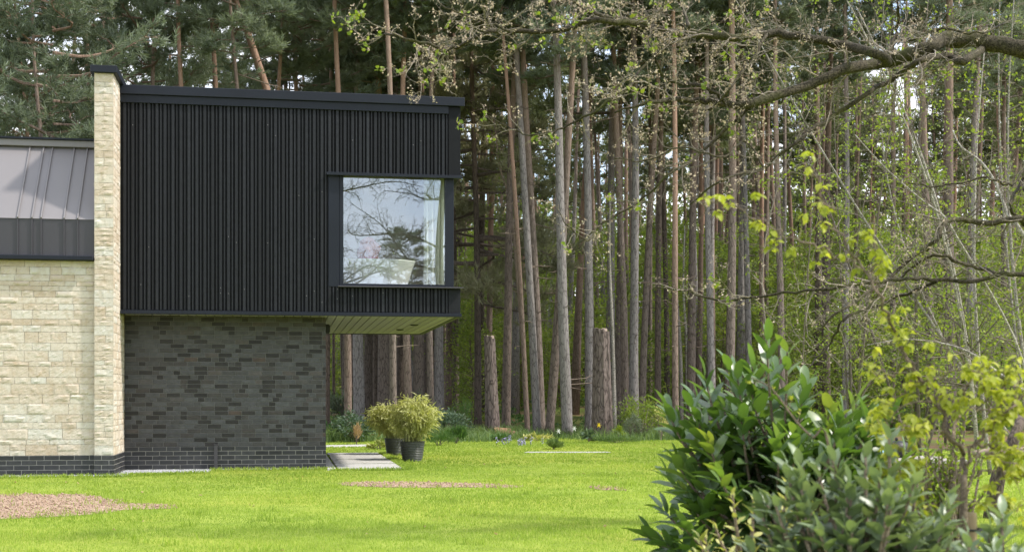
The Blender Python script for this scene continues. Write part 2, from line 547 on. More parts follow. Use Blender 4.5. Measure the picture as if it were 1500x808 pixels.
def curtainmat():
    m, ns, ls, b, o = newmat('sheer_curtain')
    b.inputs['Base Color'].default_value = (0.8, 0.8, 0.74, 1)
    b.inputs['Roughness'].default_value = 0.9
    t = ns.new('ShaderNodeBsdfTranslucent')
    t.inputs['Color'].default_value = (0.85, 0.86, 0.78, 1)
    mx = ns.new('ShaderNodeMixShader')
    mx.inputs[0].default_value = 0.5
    ls.new(b.outputs[0], mx.inputs[1])
    ls.new(t.outputs[0], mx.inputs[2])
    ls.new(mx.outputs[0], o.inputs['Surface'])
    return m


MT['curtain'] = curtainmat()


def groundmat(name, stops, scale, bscale, bs=0.5, big=None):
    m, ns, ls, b, o = newmat(name)
    v = coords(ns, ls)
    n = noise(ns, ls, v, scale, 7, 0.65)
    r = ramp(ns, stops)
    ls.new(n, r.inputs['Fac'])
    c = r.outputs['Color']
    if big:
        n2 = noise(ns, ls, v, big[0], 4, 0.6)
        r2 = ramp(ns, [(big[1], (0, 0, 0)), (big[2], (1, 1, 1))])
        ls.new(n2, r2.inputs['Fac'])
        c = mixc(ns, ls, r2.outputs['Color'], c, big[3])
    ls.new(c, b.inputs['Base Color'])
    b.inputs['Roughness'].default_value = 0.95
    b.inputs['Specular IOR Level'].default_value = 0.1
    bump(ns, ls, noise(ns, ls, v, bscale, 5), bs, 0.03, b)
    return m


MT['lawn'] = groundmat('lawn_base', [(0.3, (0.13, 0.185, 0.028)), (0.5, (0.21, 0.275, 0.042)), (0.7, (0.29, 0.335, 0.065))], 2.2, 30, big=(0.25, 0.45, 0.7, (0.29, 0.31, 0.05)))
MT['litter'] = groundmat('needle_litter', [(0.3, (0.075, 0.05, 0.03)), (0.5, (0.16, 0.105, 0.06)), (0.72, (0.22, 0.15, 0.09))], 3.0, 18, 0.8, big=(0.3, 0.42, 0.58, (0.10, 0.125, 0.03)))
MT['earth'] = groundmat('bare_earth', [(0.3, (0.27, 0.18, 0.125)), (0.5, (0.40, 0.285, 0.205)), (0.7, (0.50, 0.38, 0.285))], 9, 60, 0.9)
MT['paving'] = groundmat('exposed_aggregate', [(0.3, (0.31, 0.30, 0.28)), (0.5, (0.46, 0.445, 0.42)), (0.7, (0.58, 0.565, 0.54))], 24, 90, 0.5)
rng = np.random.default_rng(101)
random.seed(101)
# ------------------------------------------------------------------ camera, light, sky
cam_d = bpy.data.cameras.new('camera')
cam = bpy.data.objects.new('camera', cam_d)
COL.objects.link(cam)
cam.location = (0, 0, ZC)
cam.rotation_euler = (math.pi / 2, 0, 0)
cam_d.sensor_fit = 'HORIZONTAL'
cam_d.sensor_width = 36
cam_d.lens = F / 1500 * 36
cam_d.shift_y = (HY - 404) / 1500
cam_d.clip_start = 0.1
cam_d.clip_end = 2000
cam_d.dof.use_dof = True
cam_d.dof.focus_distance = 22.0
cam_d.dof.aperture_fstop = 4.5
sc.camera = cam

SUN_AZ, SUN_EL = -10.0, 52.0      # azimuth from +X, degrees
w = bpy.data.worlds.new('World')
sc.world = w
w.use_nodes = True
wn, wl = w.node_tree.nodes, w.node_tree.links
sky = wn.new('ShaderNodeTexSky')
sky.sky_type = 'NISHITA'
sky.sun_disc = False
sky.sun_elevation = math.radians(SUN_EL)
sky.sun_rotation = math.radians(90 - SUN_AZ)
sky.altitude = 50
sky.air_density = 1.0
sky.dust_density = 1.2
sky.ozone_density = 1.0
# broken bright cloud over the blue
wv = coords(wn, wl, (1, 1, 2.4), 'Generated')
wr = ramp(wn, [(0.44, (0.18, 0.18, 0.18)), (0.60, (1, 1, 1))])
wv.node.inputs['Location'].default_value = (3.1, 0.4, 1.7)
wl.new(noise(wn, wl, wv, 2.6, 7, 0.6), wr.inputs['Fac'])
wl.new(mixc(wn, wl, wr.outputs['Color'], sky.outputs['Color'], (6.5, 6.65, 7.0)), wn['Background'].inputs['Color'])
wn['Background'].inputs['Strength'].default_value = 0.15
sd = bpy.data.lights.new('sun', 'SUN')
sd.energy = 2.5
sd.angle = math.radians(3.0)
sd.color = (1.0, 0.95, 0.87)
so = bpy.data.objects.new('sun', sd)
COL.objects.link(so)
_e, _a = math.radians(SUN_EL), math.radians(SUN_AZ)
SUNV = A(math.cos(_e) * math.cos(_a), math.cos(_e) * math.sin(_a), math.sin(_e))
from mathutils import Vector
so.rotation_euler = Vector(-SUNV).to_track_quat('-Z', 'Y').to_euler()
so.location = (20, -8, 30)
vs = sc.view_settings
vs.view_transform = 'Standard'
vs.look = 'None'
vs.gamma = 1
vs.exposure = 1.1
sc.cycles.max_bounces = 7
sc.cycles.diffuse_bounces = 4
sc.cycles.glossy_bounces = 3
sc.cycles.transmission_bounces = 4
sc.cycles.transparent_max_bounces = 8
sc.cycles.caustics_reflective = False
sc.cycles.caustics_refractive = False
sc.cycles.use_denoising = True

# ------------------------------------------------------------------ the house (local frame: x along the facade, y into depth)
HO = A(-6.23, 20.6)
HA = math.radians(9.7)
RX, RY = A(math.cos(HA), math.sin(HA)), A(-math.sin(HA), math.cos(HA))


def uz(px, py, v):
    """facade coordinates (u, z) of a point of the photo on the vertical plane at depth v of the house"""
    ox, oy = HO + v * RY
    k = (px - CX) / F
    u = (k * oy - ox) / (RX[0] - k * RX[1])
    Y = oy + u * RX[1]
    return u, ZC + (HY - py) / F * Y


def tolocal(p):
    d = A(p[0], p[1]) - HO
    return A(d @ RX, d @ RY, p[2])


def hworld(u, v, z):
    p = HO + u * RX + v * RY
    return A(p[0], p[1], z)


house = thing('modern_house', (HO[0], HO[1], 0), 'modern house of pale stone and dark brick with a black ribbed upper box', 'house', rz=HA)


def stones(g, U, N, O3, L, z0, z1, hs=(0.07, 0.09, 0.11, 0.13, 0.15), ls=(0.16, 0.48), relief=0.0105):
    """rock-faced coursed stone: every stone a displaced grid, joints 6 mm"""
    U, N, O3 = A(*U), A(*N), A(*O3)
    z = z0
    while z < z1 - 0.03:
        h = random.choice(hs)
        if z1 - (z + h) < 0.06:
            h = z1 - z
        u = -random.uniform(0, 0.1) * 0
        while u < L - 0.01:
            l = random.uniform(*ls) * (0.7 + 2.2 * h)
            if L - (u + l) < 0.11:
                l = L - u
            sub = [(z, h)]
            if h > 0.12 and l < 0.3 and random.random() < 0.25:
                q = random.uniform(0.4, 0.6)
                sub = [(z, h * q), (z + h * q, h * (1 - q))]
            for (zz, hh) in sub:
                nx, nz = max(4, int(l / 0.03)), max(4, int(hh / 0.022))
                j = 0.003
                a = np.concatenate([[0], np.linspace(0, 1, nx), [1]])
                b = np.concatenate([[0], np.linspace(0, 1, nz), [1]])
                aa, bb = np.meshgrid(a, b, indexing='ij')
                x = u + j + aa * (l - 2 * j)
                y = zz + j + bb * (hh - 2 * j)
                ed = np.minimum(np.minimum(aa, 1 - aa) * l, np.minimum(bb, 1 - bb) * hh)
                d = np.clip(ed / 0.016, 0, 1) ** 0.6 * relief * random.uniform(0.6, 1.2)
                for _ in range(4):
                    th = random.uniform(0, 6.28)
                    s_ = (math.cos(th) * (aa - 0.5) * l + math.sin(th) * (bb - 0.5) * hh) * random.uniform(0.1, 0.5) + random.uniform(0.6, 1.1) * relief
                    d = np.minimum(d, np.maximum(s_, 0.0))
                d += rng.normal(0, 0.0014, d.shape) * (ed > 0)
                x = x + rng.normal(0, 0.0015, d.shape)
                y = y + rng.normal(0, 0.0015, d.shape)
                d[0, :] = d[-1, :] = -0.012
                d[:, 0] = d[:, -1] = -0.012
                V = O3 + x[..., None] * U + y[..., None] * A(0, 0, 1) + d[..., None] * N
                n1, n2 = aa.shape
                i = (np.arange(n1 - 1)[:, None] * n2 + np.arange(n2 - 1)[None]).ravel()
                f = np.stack([i, i + n2, i + n2 + 1, i + 1], -1)
                g.add(V.reshape(-1, 3), None, f)
            u += l
        z += h


def bricks(g, U, N, O3, L, z0, n, proud=0.004, course=0.075, off=0, mixed=False):
    U, N, O3 = A(*U), A(*N), A(*O3)
    for r in range(n):
        u = -0.1125 if (r + off) % 2 else 0.0
        z = z0 + r * course + 0.005
        pd = False
        if mixed:
            u = -random.choice((0.0, 0.1125, 0.05))
        while u < L - 0.02:
            ln_ = 0.1125 if mixed and random.random() < 0.28 else 0.225
            a, b = max(u + 0.005, 0), min(u + ln_ - 0.005, L)
            rv = random.random()
            if mixed:
                dk = (not pd) and random.random() < (0.5 if ln_ < 0.2 else 0.3)
                rv = random.uniform(0, 0.2) if dk else random.uniform(0.32, 1.0)
                pd = dk
            if b - a > 0.015:
                p = proud + random.uniform(-0.0012, 0.0012)
                e = 0.003
                V = [(a, z, -0.01), (b, z, -0.01), (b, z + 0.065, -0.01), (a, z + 0.065, -0.01),
                     (a, z, p - e), (b, z, p - e), (b, z + 0.065, p - e), (a, z + 0.065, p - e),
                     (a + e, z + e, p), (b - e, z + e, p), (b - e, z + 0.065 - e, p), (a + e, z + 0.065 - e, p)]
                V = [O3 + q[0] * U + q[1] * A(0, 0, 1) + q[2] * N for q in V]
                f = []
                for k in range(4):
                    m_ = (k + 1) % 4
                    f += [(k, m_, 4 + m_, 4 + k), (4 + k, 4 + m_, 8 + m_, 8 + k)]
                f.append((8, 9, 10, 11))
                g.add(V, None, f, rv)
            u += ln_


UE, _ = uz(674, 300, 0.82)
ZB, ZT = 2.59, 6.15            # black box underside / top of cladding
uA = uz(481, 300, 0.82)[0]
uG0 = uz(503, 300, 0.86)[0]
uG1 = uz(652, 300, 0.86)[0]
uP = uz(665, 300, 0.82)[0]
zWt = uz(578, 258.5, 0.86)[1]    # top of glass
zWb = uz(578, 416, 0.86)[1]
zFl = uz(481, 257, 0.82)[1]      # underside of head flashing
VB = 7.3                          # back of the box

# stone walls
g = G()
stones(g, (1, 0, 0), (0, -1, 0), (-4.2, 0.08, 0), 4.2 - 0.29, 0.33, 3.36, hs=(0.075, 0.1, 0.12, 0.14, 0.17), ls=(0.18, 0.62))
wall = g.build('stone_wall', MT['stone'], house)
g = G()
g.box((-6.5, 0.09, 0), (-0.291, 7.5, 3.355))
g.build('mortar', MT['mortar_buff'], wall)
g = G()
stones(g, (1, 0, 0), (0, -1, 0), (-0.29, 0, 0), 0.29, 0.33, 6.29, ls=(0.14, 0.3))
stones(g, (0, 1, 0), (1, 0, 0), (0, 0, 0), 0.84, 2.58, 6.29)
stones(g, (0, 1, 0), (1, 0, 0), (0, 0, 0), 1.39, 0.33, 2.58)
stones(g, (0, 1, 0), (-1, 0, 0), (-0.29, 0, 0), 1.4, 3.4, 6.29)
blade = g.build('stone_pier', MT['stone'], house)
g = G()
g.box((-0.284, 0.006, 0.0), (-0.006, VB, 6.285))
g.build('mortar', MT['mortar_buff'], blade)
g = G()
g.bbox((-0.345, -0.06, 6.29), (0.06, VB + 0.05, 6.40), 0.006)
g.build('pier_coping', MT['blackmetal'], house)
# blue brick plinth under the stone
g = G()
bricks(g, (1, 0, 0), (0, -1, 0), (-4.2, 0.075, -0.045), 4.2 - 0.292, 0, 5)
bricks(g, (1, 0, 0), (0, -1, 0), (-0.292, -0.005, -0.045), 0.297, 0, 5, off=1)
bricks(g, (0, 1, 0), (1, 0, 0), (0.005, -0.005, -0.045), 1.395, 0, 5)
pl = g.build('brick_plinth', MT['brickblue'], house)
g = G()
g.box((-6.5, 0.076, -0.1), (-0.293, 0.2, 0.329))
g.box((-0.2915, -0.0045, -0.1), (0.0045, 1.5, 0.329))
g.build('mortar', MT['mortar_pale'], pl)

# left wing: gutter, fascia, sloped zinc with standing seams, ridge
g = G()
g.bbox((-6.5, -0.06, 3.362), (-0.30, 0.5, 3.43), 0.008)
g.build('gutter', MT['blackmetal'], house)
zE = uz(70, 321, 0.1)[1]
zR = zE + 1.31
g = G()
g.box((-6.5, 0.06, 3.43), (-0.30, 0.4, zE))
seam_px = [(26, 2.6), (47, 46.7), (60.5, 65.5), (94, 110), (114, 130)]
seams = [uz(px, 340, 0.05)[0] for px in (26, 47, 60.5, 94, 114)]
_q = seams[0]
while _q > -6.3:
    _q -= random.choice((0.25, 0.36, 0.52, 0.42))
    seams.append(_q)
fas = g.build('fascia', MT['zincdark'], house)
g = G()
for s_ in seams:
    g.box((s_ - 0.009, 0.035, 3.435), (s_ + 0.009, 0.0605, zE - 0.005))
g.build('standing_seams', MT['zincdark'], fas)
g = G()
V = [(-6.5, 0.045, zE), (-0.30, 0.045, zE), (-0.30, 1.10, zR), (-6.5, 1.10, zR), (-6.5, 7.5, zR), (-0.30, 7.5, zR), (-6.5, 7.5, zE), (-0.3, 7.5, zE)]
g.add(V, None, [(0, 1, 2, 3), (3, 2, 5, 4), (4, 5, 7, 6), (0, 3, 4, 6), (1, 7, 5, 2), (0, 6, 7, 1)])
roof = g.build('zinc_roof', MT['zinc'], house)
g = G()
_n = A(0, -1.31, 1.055)
_n /= np.linalg.norm(_n)
for s_ in seams:
    p0, p1 = A(s_, 0.045, zE), A(s_, 1.09, zR - 0.01)
    for _w, _h in ((0.009, 0.03),):
        c = []
        for p in (p0, p1):
            for dx, dn in ((-_w, -0.002), (_w, -0.002), (_w, _h), (-_w, _h)):
                c.append(p + A(dx, 0, 0) + _n * dn)
        g.add(c, None, [(0, 3, 2, 1), (4, 5, 6, 7), (0, 1, 5, 4), (1, 2, 6, 5), (2, 3, 7, 6), (3, 0, 4, 7)])
g.build('standing_seams', MT['zinc'], roof)
g = G()
g.bbox((-6.5, 1.02, zR - 0.01), (-0.30, 1.35, zR + 0.10), 0.008)
rc = g.build('ridge_capping', MT['zinc'], house)
g = G()
g.box((-6.5, 0.98, zR + 0.10), (-0.30, 1.4, zR + 0.13))
g.build('capping_edge', MT['blackmetal'], rc)

# dark brick wall under the box
g = G()
BW = uz(477, 600, 1.4)[0]
nb = 28
bricks(g, (1, 0, 0), (0, -1, 0), (0.006, 1.4, 0.405), BW - 0.006, 0, 30, mixed=True)
bricks(g, (0, 1, 0), (1, 0, 0), (BW, 1.4, 0.405), VB - 1.6, 0, 30, mixed=True)
bw = g.build('brick_wall', MT['brick'], house)
g = G()
g.box((0.0065, 1.4015, 0.403), (BW - 0.0015, VB - 0.2, ZB - 0.002))
g.build('mortar', MT['mortar_grey'], bw)
g = G()
bricks(g, (1, 0, 0), (0, -1, 0), (0.006, 1.396, -0.045), BW - 0.002, 0, 6, off=1)
bricks(g, (0, 1, 0), (1, 0, 0), (BW + 0.004, 1.396, -0.045), VB - 1.6, 0, 6)
bp = g.build('brick_wall_base', MT['brickblue'], house)
g = G()
g.box((0.0065, 1.3975, -0.1), (BW + 0.0025, VB - 0.195, 0.4015))
g.build('mortar', MT['mortar_pale'], bp)

# the black ribbed box: solid cladding pieces leave a real window opening at the corner
g = G()
T = 0.22
SW0, SW1 = 1.06, 3.9           # side window along depth
g.box((0.004, 0.85, ZB + 0.06), (uA, 0.85 + T, ZT))
g.box((uA, 0.85, zFl + 0.05), (UE, 0.85 + T, ZT))
g.box((uA, 0.85, ZB + 0.06), (UE, 0.85 + T, zWb - 0.06))
g.box((UE - T, 0.85 + T, ZB + 0.06), (UE, VB, zWb - 0.06))
g.box((UE - T, 0.85 + T, zFl + 0.05), (UE, VB, ZT))
g.box((UE - T, SW1, zWb - 0.06), (UE, VB, zFl + 0.05))
g.box((0.004, VB - 0.2, ZB + 0.06), (UE - T, VB, ZT))
clad = g.build('cladding', MT['black'], house)
g = G()
uC = uz(657, 200, 0.82)[0]
UB0 = 0.05
u = UB0
k = 0
while u < uC - 0.03:
    wd = 0.046 if k % 2 == 0 else 0.022
    dp = random.uniform(-0.002, 0.002)
    a, b = u, u + wd
    spans = [(ZB + 0.065, ZT - 0.12)]
    if b > uA - 0.004:
        spans = [(ZB + 0.065, zWb - 0.065), (zFl + 0.052, ZT - 0.12)]
    for (z0, z1) in spans:
        g.bbox((a, 0.815 + dp, z0 + random.uniform(0, 0.006)), (b, 0.852, z1), 0.003)
    u += wd + (0.027 if k % 2 == 0 else 0.032)
    k += 1
v = 1.2
k = 0
while v < VB - 0.1:
    wd = 0.046 if k % 2 == 0 else 0.022
    spans = [(ZB + 0.065, ZT - 0.12)] if v > SW1 else [(ZB + 0.065, zWb - 0.065), (zFl + 0.052, ZT - 0.12)]
    for (z0, z1) in spans:
        g.bbox((UE - 0.002, v, z0), (UE + 0.033, v + wd, z1), 0.003)
    v += wd + 0.03
    k += 1
bat = g.build('battens', MT['batten'], clad)
g = G()
for _ in range(36):
    kx = random.randrange(0, 40)
    uu = UB0 + kx * 0.127 + 0.023
    if uu > uC - 0.05:
        continue
    zz = random.choice((ZB + 0.35, ZB + 1.2, ZB + 2.1, ZB + 3.0)) + random.uniform(-0.15, 0.15)
    if uu > uA - 0.05 and zWb - 0.1 < zz < zFl + 0.1:
        continue
    g.bbox((uu - 0.006, 0.809, zz - 0.006), (uu + 0.006, 0.816, zz + 0.006), 0.002)
g.build('fixings', MT['zinc'], bat)
g = G()
g.bbox((uC, 0.812, zFl + 0.052), (UE + 0.004, 0.851, ZT - 0.004), 0.003)
g.build('corner_board', MT['black'], house)
g = G()
g.bbox((uC, 0.812, ZB + 0.062), (UE + 0.004, 0.851, zWb - 0.062), 0.003)
g.build('corner_board', MT['black'], house)
g = G()
g.bbox((0.004, 0.79, ZT - 0.13), (uC - 0.002, 0.849, ZT - 0.002), 0.003)
g.build('frieze_board', MT['blackmetal'], house)
g = G()
g.bbox((0.004, 0.755, ZT), (UE + 0.07, VB + 0.05, ZT + 0.15), 0.006)
g.build('roof_coping', MT['blackmetal'], house)
g = G()
g.bbox((0.004, 0.775, ZB), (UE + 0.02, 0.86, ZB + 0.06), 0.004)
g.bbox((UE - 0.06, 0.861, ZB), (UE + 0.02, VB, ZB + 0.06), 0.004)
g.bbox((0.004, VB - 0.06, ZB - 0.002), (UE - 0.062, VB + 0.002, ZB + 0.058), 0.004)
g.build('drip_trim', MT['blackmetal'], house)
# soffit boards run into depth
g = G()
u = 0.03
while u < UE - 0.07:
    b = min(u + 0.134, UE - 0.062)
    g.bbox((u, 0.863, ZB + 0.012), (b, VB - 0.063, ZB + 0.05), 0.003)
    u += 0.145
sof = g.build('soffit', MT['soffit'], house)
for (px, py) in ((607, 475), (586, 482)):
    Y = (ZB + 0.012 - ZC) * F / (HY - py)
    q = tolocal(at(px, py, Y))
    g = G()
    g.lathe([(0.0, -0.02), (0.035, -0.02), (0.05, -0.025), (0.075, -0.016), (0.08, 0.0), (0.0, 0.0)], (q[0], q[1], ZB + 0.0115), 20)
    g.build('downlight', MT['darkthing'], sof)
g = G()
g.bbox((BW + 0.005, 2.1, 2.36), (BW + 0.085, 2.2, 2.52), 0.008)
g.bbox((BW + 0.086, 2.12, 2.38), (BW + 0.10, 2.18, 2.5), 0.003)
g.build('wall_light', MT['darkthing'], house)

# window: frame, glass, sill, head flashing
g = G()
g.bbox((uA, 0.822, zWb - 0.058), (uz(497, 300, .82)[0], 0.90, zFl + 0.048), 0.004)
g.bbox((uz(497, 300, .82)[0] + 0.003, 0.835, zWb - 0.05), (uG0, 0.93, zFl + 0.046), 0.004)
g.bbox((uG0, 0.84, zWt), (uG1, 0.93, zFl + 0.046), 0.004)
g.bbox((uG0, 0.84, zWb - 0.05), (uG1, 0.93, zWb), 0.004)
g.bbox((uG1, 0.835, zWb - 0.05), (uP, 0.96, zFl + 0.046), 0.004)
g.bbox((uP - 0.09, 0.963, zWt), (uP, SW1, zFl + 0.046), 0.004)
g.bbox((uP - 0.09, 0.963, zWb - 0.05), (uP, SW1, zWb), 0.004)
win = g.build('corner_window', MT['blackmetal'], house)
g = G()
g.box((uG0 - 0.01, 0.868, zWb - 0.01), (uG1 + 0.01, 0.880, zWt + 0.01))
g.build('pane', MT['glass'], win)
g = G()
g.box((uP - 0.06, 0.962, zWb - 0.01), (uP - 0.048, SW1, zWt + 0.01))
g.build('pane', MT['glass'], win)
g = G()
g.bbox((uz(495, 400, .82)[0], 0.735, zWb - 0.066), (UE + 0.05, 0.845, zWb - 0.046), 0.003)
g.build('sill', MT['zincdark'], win)
g = G()
g.bbox((uA - 0.03, 0.745, zFl + 0.0), (UE + 0.03, 0.83, zFl + 0.05), 0.003)
g.build('head_flashing', MT['blackmetal'], win)
# the room behind the glass
g = G()
zfl = 3.02
g.box((0.3, 1.075, 2.66), (UE - 0.23, VB - 0.25, zfl))
g.build('room_floor', MT['floor'], house)
g = G()
g.box((0.3, 1.075, 5.85), (UE - 0.23, VB - 0.25, 5.95))
g.box((0.3, 4.4, zfl + 0.002), (UE - 0.23, 4.5, 5.848))
g.box((2.2, 1.075, zfl + 0.002), (2.3, 4.398, 5.848))
g.build('room_lining', MT['plaster'], house)

# flat roof deck under the coping keeps daylight out of the room
g = G()
g.box((0.01, 0.86, ZT - 0.05), (UE - 0.01, VB - 0.01, ZT - 0.004))
g.build('roof_deck', MT['darkthing'], house)

# things inside the window
uL, uR = uz(480, 390, 1.75)[0], uz(609, 390, 1.75)[0]
zrim = uz(560, 381, 1.75)[1]
c = hworld((uL + uR) / 2, 1.9, zfl)
tub = thing('bathtub', c, 'white freestanding bathtub seen low behind the corner window glass', 'bathtub', rz=HA)
L2 = (uR - uL) / 2
h = zrim - zfl
g = G()
prof = [(0.0, 0.0), (0.62, 0.0), (0.74, 0.03), (0.84, h * 0.35), (0.94, h * 0.75), (1.0, h - 0.02), (1.01, h), (0.97, h + 0.004), (0.92, h - 0.03), (0.84, h * 0.6), (0.7, 0.14), (0.4, 0.1), (0.0, 0.1)]
g.lathe([(p[0] * L2, p[1]) for p in prof], (0, 0, 0), 48, 1.0, 0.40 / L2)
g.build('tub_shell', MT['white'], tub, smooth=True)

u0, u1 = uz(524, 370, 2.1)[0], uz(555, 370, 2.1)[0]
z1 = uz(540, 352, 2.1)[1]
tw = thing('towel_bundle', hworld((u0 + u1) / 2, 2.02, zrim), 'rust brown bundled towel heaped on the rim of the white bathtub', 'towel', rz=HA)
g = G()
ww, hh = (u1 - u0) / 2, z1 - zrim
th = np.linspace(0, math.pi, 14)
ph = np.arange(24) / 24 * 2 * math.pi
V = []
for t in th:
    for p in ph:
        r = 1 + 0.16 * math.sin(3 * p + 4 * t) + 0.1 * math.sin(7 * p - 3 * t)
        V.append((ww * r * math.sin(t) ** 0.7 * math.cos(p), 0.13 * r * math.sin(t) ** 0.7 * math.sin(p), 0.5 * hh * (1 - math.cos(t)) * (1 + 0.12 * math.sin(2 * p)) + 0.004))
i = np.arange(13)[:, None] * 24
j = np.arange(24)[None]
kk = (j + 1) % 24
g.add(V, None, np.stack([i + j, i + kk, i + 24 + kk, i + 24 + j], -1).reshape(-1, 4))
g.build('folds', MT['rust'], tw, smooth=True)
g = G()
g.lathe([(ww * 0.8, 0.012), (ww * 1.02, 0.02), (ww * 1.06, 0.05), (ww * 0.98, 0.075)], (0, 0, 0), 24, 1, 0.14 / ww)
g.build('red_border', MT['redband'], tw, smooth=True)

ca, cb = uz(621, 300, 1.25)[0], uz(650, 300, 1.25)[0]
cu = thing('sheer_curtain', hworld((ca + cb) / 2, 1.25, zfl), 'sheer white curtain hanging at the right edge of the corner window', 'curtain', rz=HA)
g = G()
n = 60
xs = np.linspace(ca, cb, n) - (ca + cb) / 2
zs = np.linspace(0.02, 5.8 - zfl, 10)
V = []
for side in (0, 0.006):
    for zq in zs:
        V += [(x, 0.045 * math.sin(x * 62) * (1 - 0.3 * zq / 3) + 0.02 * math.sin(x * 23 + zq) + side, zq) for x in xs]
f = []
for s_ in range(2):
    o_ = s_ * n * 10
    for a in range(9):
        for b in range(n - 1):
            q = (o_ + a * n + b, o_ + a * n + b + 1, o_ + (a + 1) * n + b + 1, o_ + (a + 1) * n + b)
            f.append(q if s_ == 0 else q[::-1])
g.add(V, None, f)
g.build('drape', MT['curtain'], cu, smooth=True)
g = G()
g.tube([(xs[0] - 0.1, 0, 5.8 - zfl), (xs[-1] + 0.1, 0, 5.8 - zfl)], 0.012, 8)
g.build('curtain_rail', MT['darkthing'], cu)

# little grey pipe against the brick
uu, zz = uz(316, 650, 1.33)
pp = thing('standpipe', hworld(uu, 1.33, 0), 'short slate grey post standing against the dark brick wall', 'post', rz=HA)
g = G()
g.bbox((-0.03, -0.02, 0), (0.03, 0.02, zz - 0.012), 0.004)
g.build('post', MT['zincdark'], pp)
g = G()
g.bbox((-0.034, -0.024, zz - 0.0118), (0.034, 0.024, zz), 0.003)
g.build('cap', MT['zincdark'], pp)
rng = np.random.default_rng(102)
random.seed(102)
# ------------------------------------------------------------------ ground
from mathutils.geometry import tessellate_polygon


def gp(px, py):
    Y = ZC * F / (py - HY)
    return A((px - CX) / F * Y, Y)


xs = np.concatenate([np.linspace(-400, -60, 18), np.linspace(-55, 55, 56), np.linspace(60, 400, 18)])
ys = np.concatenate([np.linspace(-300, -10, 12), np.linspace(0, 36, 10), np.linspace(38, 110, 60), np.linspace(120, 600, 25)])
XX, YY = np.meshgrid(xs, ys, indexing='ij')
ZZ = gz(XX, YY) + np.where(YY > 44, 0.06 * np.sin(XX * 0.9 + 1.3 * np.sin(YY * 0.4)) + 0.05 * np.sin(YY * 1.1 + XX * 0.3), 0)
g = G()
n2 = len(ys)
i = (np.arange(len(xs) - 1)[:, None] * n2 + np.arange(n2 - 1)[None]).ravel()
g.add(np.stack([XX, YY, ZZ], -1).reshape(-1, 3), None, np.stack([i, i + n2, i + n2 + 1, i + 1], -1))
tag(g.build('ground', MT['litter'], smooth=True), kind='structure')


def sheet(name, poly, z, mat, noise_amp=0.0, step=0.25, kind='structure', thick=0.0):
    poly = np.asarray(poly, float)
    out = []
    for a, b in zip(poly, np.roll(poly, -1, 0)):
        k = max(1, int(np.linalg.norm(b - a) / step))
        for t in range(k):
            out.append(a + (b - a) * t / k)
    P = np.array(out)
    if noise_amp:
        c = P.mean(0)
        d = P - c
        d /= np.linalg.norm(d, axis=1)[:, None] + 1e-6
        s_ = np.convolve(np.tile(rng.standard_normal(len(P)), 3), [0.25, 0.5, 0.25], 'same')[len(P):2 * len(P)]
        P = P + d * s_[:, None] * noise_amp
    tri = tessellate_polygon([[Vector((p[0], p[1], 0)) for p in P]])
    g = G()
    V = [(p[0], p[1], z) for p in P]
    f3 = []
    for t in tri:
        a, b, c = (P[q] for q in t)
        cr = (b[0] - a[0]) * (c[1] - a[1]) - (b[1] - a[1]) * (c[0] - a[0])
        f3.append(t if cr > 0 else t[::-1])
    if thick:
        n = len(P)
        V += [(p[0], p[1], z - thick) for p in P]
        ar = np.sum(P[:, 0] * np.roll(P[:, 1], -1) - np.roll(P[:, 0], -1) * P[:, 1])
        q4 = [(k, n + k, n + (k + 1) % n, (k + 1) % n) for k in range(n)]
        if ar < 0:
            pass
        else:
            q4 = [q[::-1] for q in q4]
        g.add(V, f3, q4)
    else:
        g.add(V, f3)
    o = g.build(name, mat)
    if kind:
        tag(o, kind=kind)
    return P


edge = [(x, 38.6 + 0.9 * math.sin(x * 0.35 + 1) + 0.4 * math.sin(x * 1.1)) for x in np.linspace(9, -30, 60)]
edge_r = [(30, 24.5), (22, 24.0), (14, 24.5), (10.5, 26), (9.5, 33)]
lawn_poly = [(-30, -22), (30, -22)] + edge_r + edge
LAWN = sheet('lawn', lawn_poly, 0.004, MT['lawn'], 0.0, 1.0)
P1 = [gp(*q) for q in ((-120, 726), (-20, 724), (60, 724), (128, 724), (150, 729), (175, 735), (215, 738), (258, 741), (262, 744), (215, 747), (180, 747), (150, 753), (95, 757), (30, 760), (-40, 764), (-120, 766))]
P2 = [gp(*q) for q in ((488, 708), (530, 706), (600, 705.5), (680, 707), (730, 709), (758, 712), (745, 715), (690, 714), (620, 714), (560, 714), (515, 712))]
P3 = [gp(*q) for q in ((862, 714), (900, 713.5), (918, 715), (915, 718), (880, 718))]
PATCH = [sheet('bare_earth', p, 0.0085, MT['earth'], 0.07, 0.12) for p in (P1, P2, P3)]
# paving beside the brick wall, in two strips with an open joint, and the pale path across the lawn
uR0 = tolocal((*gp(590, 688), 0))[0]
vF, vK = tolocal((*gp(540, 688.5), 0))[1], tolocal((*gp(540, 664.5), 0))[1]
uJ = tolocal((*gp(488, 680), 0))[0]


def hq(u0, v0, u1, v1):
    return [hworld(a, b, 0)[:2] for a, b in ((u0, v0), (u1, v0), (u1, v1), (u0, v1))]


